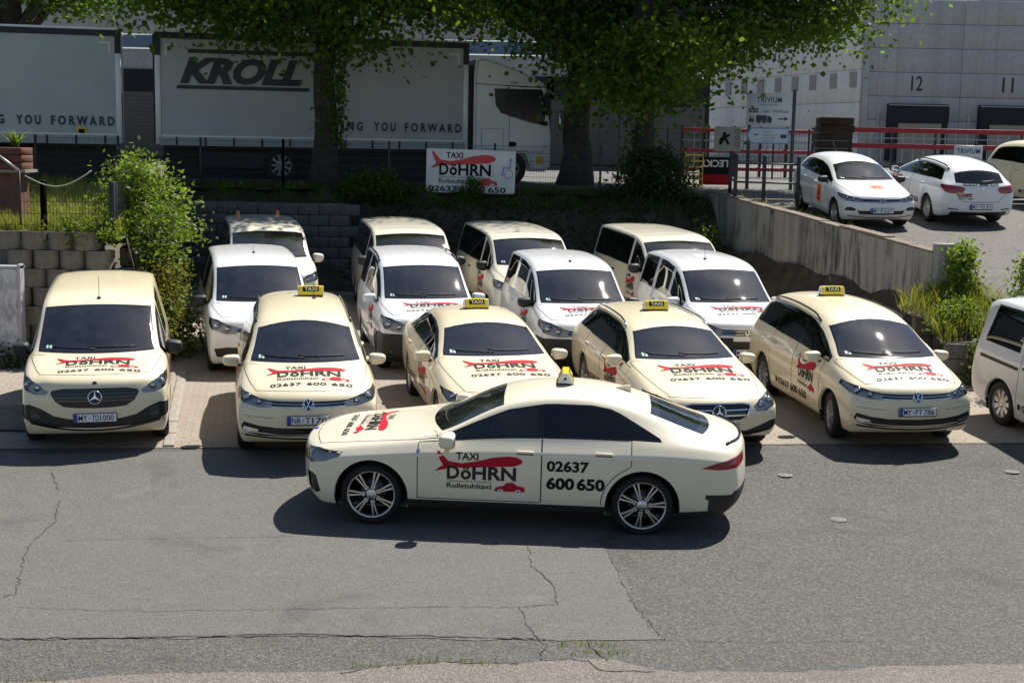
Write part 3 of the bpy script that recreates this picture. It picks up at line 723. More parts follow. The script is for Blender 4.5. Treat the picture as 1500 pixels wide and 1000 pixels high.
def ground_fit(md, x, y, yaw, gz):
    a = md['sp']['a']; t = md['sp']['hw'] - .12; h = {}
    for i in (1, -1):
        for j in (1, -1): h[i, j] = gz(x + math.cos(yaw) * a * i - math.sin(yaw) * t * j, y + math.sin(yaw) * a * i + math.cos(yaw) * t * j)
    zf, zr = (h[1, 1] + h[1, -1]) / 2, (h[-1, 1] + h[-1, -1]) / 2; zl, zr2 = (h[1, 1] + h[-1, 1]) / 2, (h[1, -1] + h[-1, -1]) / 2
    return (zf + zr) / 2, math.atan2(zf - zr, 2 * a), math.atan2(zl - zr2, 2 * t)
def make_car(key, name, label, x, y, yaw, gz, pm, group=None, plate_t=None, sign=None, sign_y=0, decals=(), rails=False, steer=0, wheel=None, antenna=None, over=None, badge=True, rear_plate=None, rim=ALLOY, cat='car'):
    md = model(key); sp = md['sp']; s = md['s']; yaw = R(yaw)
    z, pit, rol = ground_fit(md, x, y, yaw, gz)
    car = empty(name, (x, y, z)); car.rotation_mode = 'XYZ'
    car.rotation_euler = (Matrix.Rotation(yaw, 3, 'Z') @ Matrix.Rotation(-pit, 3, 'Y') @ Matrix.Rotation(rol, 3, 'X')).to_euler()
    tag(car, label, cat, group)
    obs = []
    for nm, par, me, m in md['P']:
        m = pm if m == 'PAINT' else m
        if over and nm in over: m = over[nm]
        obs.append(link(nm, me, obs[par] if par is not None else car, m))
    dr, ty, rm = wheel_meshes(sp['wr'], sp.get('tw', .225), sp['rim'], wheel or sp['wheel'])
    for i in (1, -1):
        for j in (1, -1):
            wo = link('wheel', dr, car, GLOSSBLK, (sp['a'] * i, (sp['hw'] - sp.get('wi', .03) - sp.get('tw', .225) / 2) * j, sp['wr'])); wo.rotation_euler = (0, random.uniform(0, 6) if j > 0 else random.uniform(0, 6), (math.pi if j < 0 else 0) + (R(steer) if i > 0 else 0))
            link('tyre', ty, wo, RUBBER); link('rim', rm, wo, rim)
    for n, me, m in car_decals(md, decals): link(n, me, car, m)
    if plate_t: plate(car, s, plate_t, sp['plz'])
    if rear_plate: plate(car, s, rear_plate, sp['rplz'], False)
    if badge and sp.get('badge'):
        kd, r, zb_ = sp['badge']; loc, no = s.ray((0, 0, zb_), FRONT); c = md['cache']
        if 'badge' not in c: c['badge'] = (badge_mesh(kd, r), back_disc(r))
        q = Vector((1, 0, 0)).rotation_difference(Vector((no.x, 0, no.z)).normalized())
        for me, nm, m, dx in ((c['badge'][0], 'badge', CHROME, .006), (c['badge'][1], 'badge_disc', sp.get('bdm', GLOSSBLK), .004)):
            o = link(nm, me, car, m, loc + no * dx); o.rotation_mode = 'QUATERNION'; o.rotation_quaternion = q
    if sign is not None: taxi_sign(car, s, sign, sign_y)
    if rails:
        x0, x1 = sp['rails']
        for sd in (1, -1):
            if ('rail', sd) not in md['cache']:
                pts = []
                for t in np.linspace(0, 1, 22):
                    xx = x0 + (x1 - x0) * t; yy, zz = s.re(xx); loc, no = s.ray((xx, (yy - .0) * sd, 0), TOP); lift = min(1, min(t, 1 - t) * 9) ** .5 * .032 + .008
                    pts.append(loc + Vector((0, 0, lift)))
                m = MB().tube(pts, .016, 7)
                md['cache']['rail', sd] = m.mesh('roof_rail')
            link('roof_rail', md['cache']['rail', sd], car, rails if rails is not True else GLOSSBLK)
    if antenna is not None:
        zt = s.top(antenna[0]); m = MB(); p0 = Vector((antenna[0], antenna[1], zt)); p0.z = s.ray(p0, TOP)[0].z
        m.lathe([(.03, -.005), (.024, .02), (.008, .03)], 12, 'Z', p0); m.tube([p0 + Vector((0, 0, .02)), p0 + Vector((antenna[3] if len(antenna) > 3 else -.12, 0, antenna[2]))], [.005, .003], 5); m.build('antenna', BLACKP, car)
    return car

# ---- front ends, drawn half and mirrored: (y, z) as seen from the front
def front_pt(s, y, z):
    loc, no = s.ray((0, y, z), FRONT); return (loc.x if loc else s.sp['front'] - .35, y, z)
def lamps(s, FR, pts, az=25):
    s.oblique([front_pt(s, *p) if len(p) == 2 else p for p in pts], 'lamp', az, filt=lambda c: c.x > s.sp['a'] * .6); FR['lamp'] = ('headlight', None, 0)
def reg(s, FR, key, oname, half, m, off=-.012, both=False):
    f = lambda c: c.x > s.sp['a'] + .1
    if both:
        for sg in (1, -1): s.cut([(y * sg, z) for y, z in half], FRONT, key, f)
    else: s.cut(sym(half), FRONT, key, f)
    FR[key] = (oname, m, off)
def hline(s, y0, y1, z, wd, dz=0, m=CHROME, nm='chrome_strip', off=.004):
    return (nm, s.strip([[(y0 + (y1 - y0) * t, z + dz * abs(2 * t - 1) ** 2) for t in np.linspace(0, 1, 16)]], FRONT, wd, off, nm=nm), m)
def outline(s, half, wd, m=CHROME, nm='grille_frame', full=True, off=.004):
    p = sym(half) if full else list(half); return (nm, s.strip([p + [p[0]]], FRONT, wd, off, step=.03, nm=nm), m)
def slats(s, ym, zs, wd, m=GLOSSBLK, nm='grille_slat', off=.002):
    return [(nm, s.strip([[(-ym + 2 * ym * t, z) for t in np.linspace(0, 1, 14)]], FRONT, wd, off, nm=nm), m) for z in zs]

def st_touran(s, FR):
    reg(s, FR, 'grille', 'grille', [(0, .775), (.30, .777), (.50, .785), (.50, .715), (.30, .702), (0, .70)], GLOSSBLK)
    reg(s, FR, 'intake', 'lower_intake', [(0, .445), (.40, .45), (.62, .475), (.80, .52), (.83, .45), (.78, .385), (.60, .345), (0, .335)], BLACKP, -.02)
    lamps(s, FR, [(.44, .775), (.60, .81), (.74, .855), (.845, .885), (.875, .83), (.84, .765), (.62, .705), (.47, .70)], 30)
def ex_touran(s):
    out = [hline(s, -.50, .50, .742, .006, .012), hline(s, -.52, .52, .706, .007, .010), hline(s, -.80, .80, .352, .010, .05), ('bumper_line', s.strip([[(y, .30 + .05 * (y / .8) ** 2) for y in np.linspace(-.82, .82, 20)]], FRONT, .03, .002, nm='bumper_line'), BLACKP)]
    for sg in (1, -1):
        out.append(('fog_light', s.decal(poly2d([(.62, .425), (.80, .465), (.80, .42), (.74, .40), (.62, .40)]), (0, 0, 0), (0, sg, 0), (0, 0, 1), FRONT, .004), REFL))
        out.append(('bumper_crease', s.strip([[(y * sg, .56 + .03 * (y / .7) ** 2) for y in np.linspace(.42, .80, 10)]], FRONT, .005, .001, nm='bumper_crease'), GAP_SHADOW))
    return out + slats(s, .55, (.43, .40, .37), .012, GLOSSBLK)
def st_citan(s, FR):
    reg(s, FR, 'grille', 'grille', [(0, .83), (.38, .825), (.52, .80), (.54, .76), (.48, .66), (.38, .60), (.22, .585), (0, .58)], GLOSSBLK, -.02)
    reg(s, FR, 'intake', 'lower_intake', [(0, .44), (.30, .44), (.50, .48), (.66, .57), (.80, .62), (.90, .60), (.90, .45), (.80, .40), (.55, .335), (0, .32)], BLACKP, -.01)
    lamps(s, FR, [(.56, .775), (.68, .86), (.80, .93), (.885, .965), (.895, .88), (.86, .80), (.72, .745), (.60, .745)], 28)
def ex_citan(s):
    out = slats(s, .50, (.645, .69, .735, .78), .014, BLACKP, off=-.002)
    out += [hline(s, -.84, .84, .285, .03, .11, CREAM if 0 else GLOSSBLK, 'bumper_line', .002)]
    for sg in (1, -1):
        loc, no = s.ray((0, sg * .72, .50), FRONT)
        b = MB(); b.lathe([(.075, -.01), (.07, .012), (.055, .0), (.0, -.002)], 20, 'X', loc); out.append(('fog_light', b.mesh('fog_light'), GLOSSBLK))
    loc, no = s.ray((0, 0, .885), FRONT); out.append(('bonnet_emblem', MB().lathe([(0, .006), (.028, .004), (.03, -.004)], 16, 'X', loc).mesh('bonnet_emblem'), GLOSSBLK))
    for y in (-.42, -.21, .21, .42):
        out.append(('roof_bead', s.strip([[(x, y) for x in np.linspace(s.sp['xr'] - .25, s.sp['rear'] + .25, 20)]], TOP, .02, .003, nm='roof_bead'), 'PAINT'))
    return out
def st_eclass(s, FR):
    reg(s, FR, 'grille', 'grille', [(0, .715), (.34, .712), (.44, .69), (.445, .655), (.40, .55), (.30, .50), (0, .49)], GLOSSBLK, -.02)
    reg(s, FR, 'intake', 'lower_intake', [(0, .36), (.40, .36), (.58, .41), (.78, .475), (.86, .47), (.84, .40), (.74, .30), (0, .275)], BLACKP, -.02)
    lamps(s, FR, [(.50, .665), (.60, .735), (.74, .785), (.86, .80), (.875, .74), (.83, .655), (.68, .595), (.54, .60)], 30)
def ex_eclass(s):
    out = [outline(s, [(0, .715), (.34, .712), (.44, .69), (.445, .655), (.40, .55), (.30, .50), (0, .49)], .020)]
    for sg in (1, -1):
        for z in (.565, .635): out.append(('grille_slat', s.strip([[(sg * y, z) for y in np.linspace(.085, .41 if z > .6 else .385, 8)]], FRONT, .013, .002, nm='grille_slat'), CHROME))
    out += slats(s, .40, (.53, .60, .67), .010, BLACKP)
    out.append(hline(s, -.78, .78, .265, .02, .06)); return out
def st_superb(s, FR):
    reg(s, FR, 'grille', 'grille', [(0, .70), (.30, .70), (.44, .715), (.42, .60), (.36, .54), (0, .53)], GLOSSBLK, -.015)
    reg(s, FR, 'intake', 'lower_intake', [(0, .38), (.5, .38), (.80, .42), (.78, .33), (.6, .28), (0, .27)], BLACKP)
    lamps(s, FR, [(.46, .70), (.62, .745), (.80, .785), (.88, .795), (.885, .72), (.78, .655), (.50, .63)], 30)
def ex_superb(s):
    out = [outline(s, [(0, .70), (.30, .70), (.44, .715), (.42, .60), (.36, .54), (0, .53)], .014)]
    for y in np.linspace(-.36, .36, 13): out.append(('grille_slat', s.strip([[(y, .55), (y, .69)]], FRONT, .008, .003, nm='grille_slat'), CHROME))
    return out
def st_caddy(s, FR):
    reg(s, FR, 'bumper', 'front_bumper', [(0, .63), (.40, .63), (.60, .66), (.99, .69), (.99, .1), (0, .1)], BLACKP, .006)
    s.cut2([(s.sp['a'] + .15, .1), (2.4, .1), (2.4, .69), (s.sp['a'] + .28, .69), (s.sp['a'] + .15, .60)], 'bumper')
    reg(s, FR, 'grille', 'grille', [(0, .815), (.46, .825), (.46, .725), (0, .715)], GLOSSBLK)
    lamps(s, FR, [(.43, .825), (.56, .87), (.70, .93), (.84, .965), (.865, .87), (.82, .77), (.62, .715), (.46, .715)], 32)
def ex_caddy(s):
    out = [hline(s, -.46, .46, .79, .006), hline(s, -.46, .46, .745, .006)] + slats(s, .50, (.36, .41, .46), .02, GLOSSBLK, off=.009)
    for sg in (1, -1):
        loc, no = s.ray((0, sg * .70, .42), FRONT); b = MB(); b.lathe([(.06, 0), (.055, .02), (.045, .01), (0, .008)], 18, 'X', loc); out.append(('fog_light', b.mesh('fog_light'), GLOSSBLK))
    for y in (-.45, -.225, .0, .225, .45):
        out.append(('roof_bead', s.strip([[(x, y) for x in np.linspace(s.sp['xr'] - .25, s.sp['rear'] + .25, 20)]], TOP, .016, .003, nm='roof_bead'), 'PAINT'))
    return out
def st_caddy_new(s, FR):
    reg(s, FR, 'grille', 'grille', [(0, .80), (.46, .81), (.46, .74), (0, .73)], GLOSSBLK)
    reg(s, FR, 'intake', 'lower_intake', [(0, .50), (.62, .50), (.82, .47), (.78, .34), (0, .30)], BLACKP, -.02)
    lamps(s, FR, [(.44, .82), (.60, .86), (.74, .92), (.87, .945), (.885, .85), (.84, .77), (.62, .71), (.46, .72)], 32)
def st_vito(s, FR):
    reg(s, FR, 'grille', 'grille', [(0, .92), (.40, .92), (.46, .80), (.34, .72), (0, .72)], GLOSSBLK)
    lamps(s, FR, [(.54, .90), (.68, .99), (.85, 1.05), (.92, 1.05), (.92, .92), (.72, .84), (.58, .83)], 30)
def ex_vito(s):
    out = []
    for y in (-.50, .50):
        out.append(('roof_bead', s.strip([[(x, y) for x in np.linspace(s.sp['xr'] - .30, s.sp['rear'] + .25, 20)]], TOP, .022, .003, nm='roof_bead'), GAP_SHADOW if 0 else 'PAINT'))
    for xq in (.55, -.7): out.append(('roof_seam', s.strip([[(xq, y) for y in np.linspace(-.62, .62, 10)]], TOP, .012, .002, nm='roof_seam'), GAP_SHADOW))
    return out
def st_polo(s, FR):
    reg(s, FR, 'grille', 'grille', [(0, .70), (.46, .705), (.44, .64), (0, .63)], GLOSSBLK)
    reg(s, FR, 'intake', 'lower_intake', [(0, .45), (.50, .45), (.56, .47), (.50, .37), (0, .36)], BLACKP, -.02)
    reg(s, FR, 'vent', 'fog_surround', [(.58, .49), (.68, .53), (.78, .52), (.82, .45), (.60, .44)], BLACKP, -.01, True)
    lamps(s, FR, [(.42, .70), (.58, .735), (.74, .775), (.83, .79), (.845, .72), (.78, .655), (.46, .63)], 32)
def ex_polo(s): return [hline(s, -.44, .44, .655, .007), hline(s, -.72, .72, .325, .014, .05, ALLOY), ('bumper_line', s.strip([[(y, .29 + .05 * (y / .8) ** 2) for y in np.linspace(-.75, .75, 16)]], FRONT, .025, .002, nm='bumper_line'), BLACKP)]
def st_leon(s, FR):
    lamps(s, FR, [(.46, .66), (.62, .72), (.84, .77), (.85, .68), (.50, .60)], 30)
    f = lambda c: c.x < -s.sp['a'] - .2
    for sg in (1, -1):
        d = Vector((-math.cos(R(35)), sg * math.sin(R(35)), 0)); e1, e2 = basis(d)
        pts = [(-2.34, .42, .90), (-2.31, .52, .93), (-2.22, .74, .955), (-2.05, .87, .965), (-2.0, .885, .93), (-2.2, .80, .80), (-2.27, .68, .775), (-2.33, .46, .80)]
        pl = [(Vector((p[0], sg * p[1], 0)).dot(e1), p[2]) for p in pts]
        s.cut(pl, d, 'tail', lambda c, sg=sg: f(c) and c.y * sg > 0)
        s.cut([(sg * y, z) for y, z in ((.50, .43), (.74, .45), (.72, .42), (.50, .405))], REAR, 'tailvent', f)
    FR['tail'] = ('tail_light', TAIL, .006); FR['tailvent'] = ('rear_vent', BLACKP, -.01)
    s.cut(sym([(0, .36), (.66, .37), (.70, .1), (0, .1)]), REAR, 'rbump', f); FR['rbump'] = ('rear_diffuser', BLACKP, .002)
def ex_leon(s):
    out = [('tailgate_gap', s.strip([[(-.58, 1.0), (-.56, .94), (-.60, .84), (-.56, .74), (-.42, .60), (0, .585), (.42, .60), (.56, .74), (.60, .84), (.56, .94), (.58, 1.0)]], REAR, .009, .002, nm='tailgate_gap'), GAP_SHADOW)]
    loc, no = s.ray((0, 0, .90), REAR); out.append(('tailgate_badge', MB().lathe([(0, -.012), (.05, -.010), (.055, 0)], 20, 'X', loc).mesh('tailgate_badge'), CHROME))
    loc, no = s.ray((0, 0, 1.02), REAR); pts = []
    for t in np.linspace(0, 1, 6):
        l2, n2 = s.ray((0, .02 - .34 * t, 1.035 + .02 * t), REAR)
        if l2: pts.append(l2 + n2 * .018)
    if len(pts) > 2: out.append(('rear_wiper', MB().tube(pts, .012, 5).mesh('rear_wiper'), BLACKP))
    out.append(('model_lettering', s.decal(fit_text('LEON', -.13, 0, .26, .028, .01, spacing=1.6), (0, 0, .80), (0, -1, 0), (0, 0, 1), REAR, .004), ALLOY))
    for n, m, p in logo_parts(): out.append((n, s.decal(p, (0, .20 + .36, .645), (0, -.36, 0), (0, 0, .25), REAR, .004), {'red': REDV, 'dark': DKV, 'light': PAPER}[m]))
    for tel in (fit_text('02637', .0, 0, .38, .1, .02), fit_text('600', .44, 0, .24, .1, .02), fit_text('650', .74, 0, .26, .1, .02)): out.append(('phone_number', s.decal(tel, (0, .42, .955), (0, -.84, 0), (0, 0, .5), REAR, .005), DKV))
    return out
def st_bmw(s, FR):
    for sg in (1, -1): s.cut([(y * sg, z) for y, z in ((.05, .72), (.14, .745), (.34, .72), (.38, .64), (.34, .50), (.22, .455), (.07, .47))], FRONT, 'grille', lambda c: c.x > 1.9)
    FR['grille'] = ('kidney_grille', GLOSSBLK, -.012)
    reg(s, FR, 'intake', 'lower_intake', [(0, .38), (.5, .38), (.62, .34), (.5, .26), (0, .25)], BLACKP)
    lamps(s, FR, [(2.33, .48, .725), (2.25, .60, .80), (2.10, .76, .825), (1.80, .86, .815), (1.83, .855, .77), (1.95, .82, .715), (2.12, .75, .685), (2.28, .60, .67), (2.33, .50, .68)], 62)
    s.oblique([(2.22, .70, .57), (2.10, .77, .575), (2.06, .79, .54), (2.02, .81, .36), (2.08, .78, .335), (2.17, .73, .35)], 'vent', 62); FR['vent'] = ('bumper_vent', BLACKP, -.02)
    for sg in (1, -1):
        d = Vector((-math.cos(R(65)), sg * math.sin(R(65)), 0)); e1, e2 = basis(d); f = lambda c, sg=sg: c.x < -1.9 and c.y * sg > 0
        pts = [(-2.12, .92, .80), (-2.30, .89, .865), (-2.52, .80, .905), (-2.66, .60, .91), (-2.66, .60, .83), (-2.58, .74, .80), (-2.3, .89, .785)]
        s.cut([(Vector((p[0], sg * p[1], 0)).dot(e1), p[2]) for p in pts], d, 'tail', f)
    FR['tail'] = ('tail_light', TAIL, .003)
    s.cut2([(-1.80, .05), (-1.80, .285), (-2.25, .315), (-2.40, .42), (-2.50, .53), (-2.80, .55), (-2.80, .05)], 'rbump', lambda c: c.x < -1.8); s.cut(sym([(0, .5), (.99, .5), (.99, .05), (0, .05)]), REAR, 'rbump', lambda c: c.x < -2.2); FR['rbump'] = ('rear_diffuser', BLACKP, .004)
def ex_bmw(s):
    out = []
    p = []
    for y in np.linspace(-.66, .66, 21):
        xx = s.sp['rear'] + .085 + .20 * (abs(y) / .66) ** 2.4; loc, no = s.ray((xx, y, 0), TOP)
        if loc: p.append(loc + Vector((0, 0, .010)))
    out.append(('boot_spoiler', MB().tube(p, .017, 7).mesh('boot_spoiler'), GLOSSBLK))
    out += [('tail_light_bar', s.strip([q], SIDE_L, .012, .006, sides=(sd,), nm='tail_light_bar'), TAILD) for sd in (1, -1) for q in ([(x, .822 + (-2.16 - x) * .14) for x in np.linspace(-2.22, -2.55, 8)], [(x, .848 + (-2.3 - x) * .14) for x in np.linspace(-2.35, -2.58, 6)])]
    
    
    loc, no = s.ray((2.26, 0, 0), TOP); out.append(('bonnet_emblem', MB().lathe([(0, .006), (.036, .005), (.04, -.002)], 18, 'Z', loc).mesh('bonnet_emblem'), EUBLUE))
    loc, no = s.ray((-1.30, 0, 0), TOP)
    fin = MB().prism([(-1.16, loc.z + .03), (-1.30, loc.z + .062), (-1.345, loc.z + .062), (-1.36, loc.z - .01), (-1.18, loc.z + .0)], -.022, .022, 'xz'); out.append(('shark_fin', fin.mesh('shark_fin'), 'PAINT'))
    out.append(('side_badge', s.decal(poly2d([(0, 0), (.05, 0), (.04, .022), (.01, .022)]), (1.0, 0, .865), (-1, 0, 0), (0, 0, 1), SIDE_L, .004), CHROME))
    return out

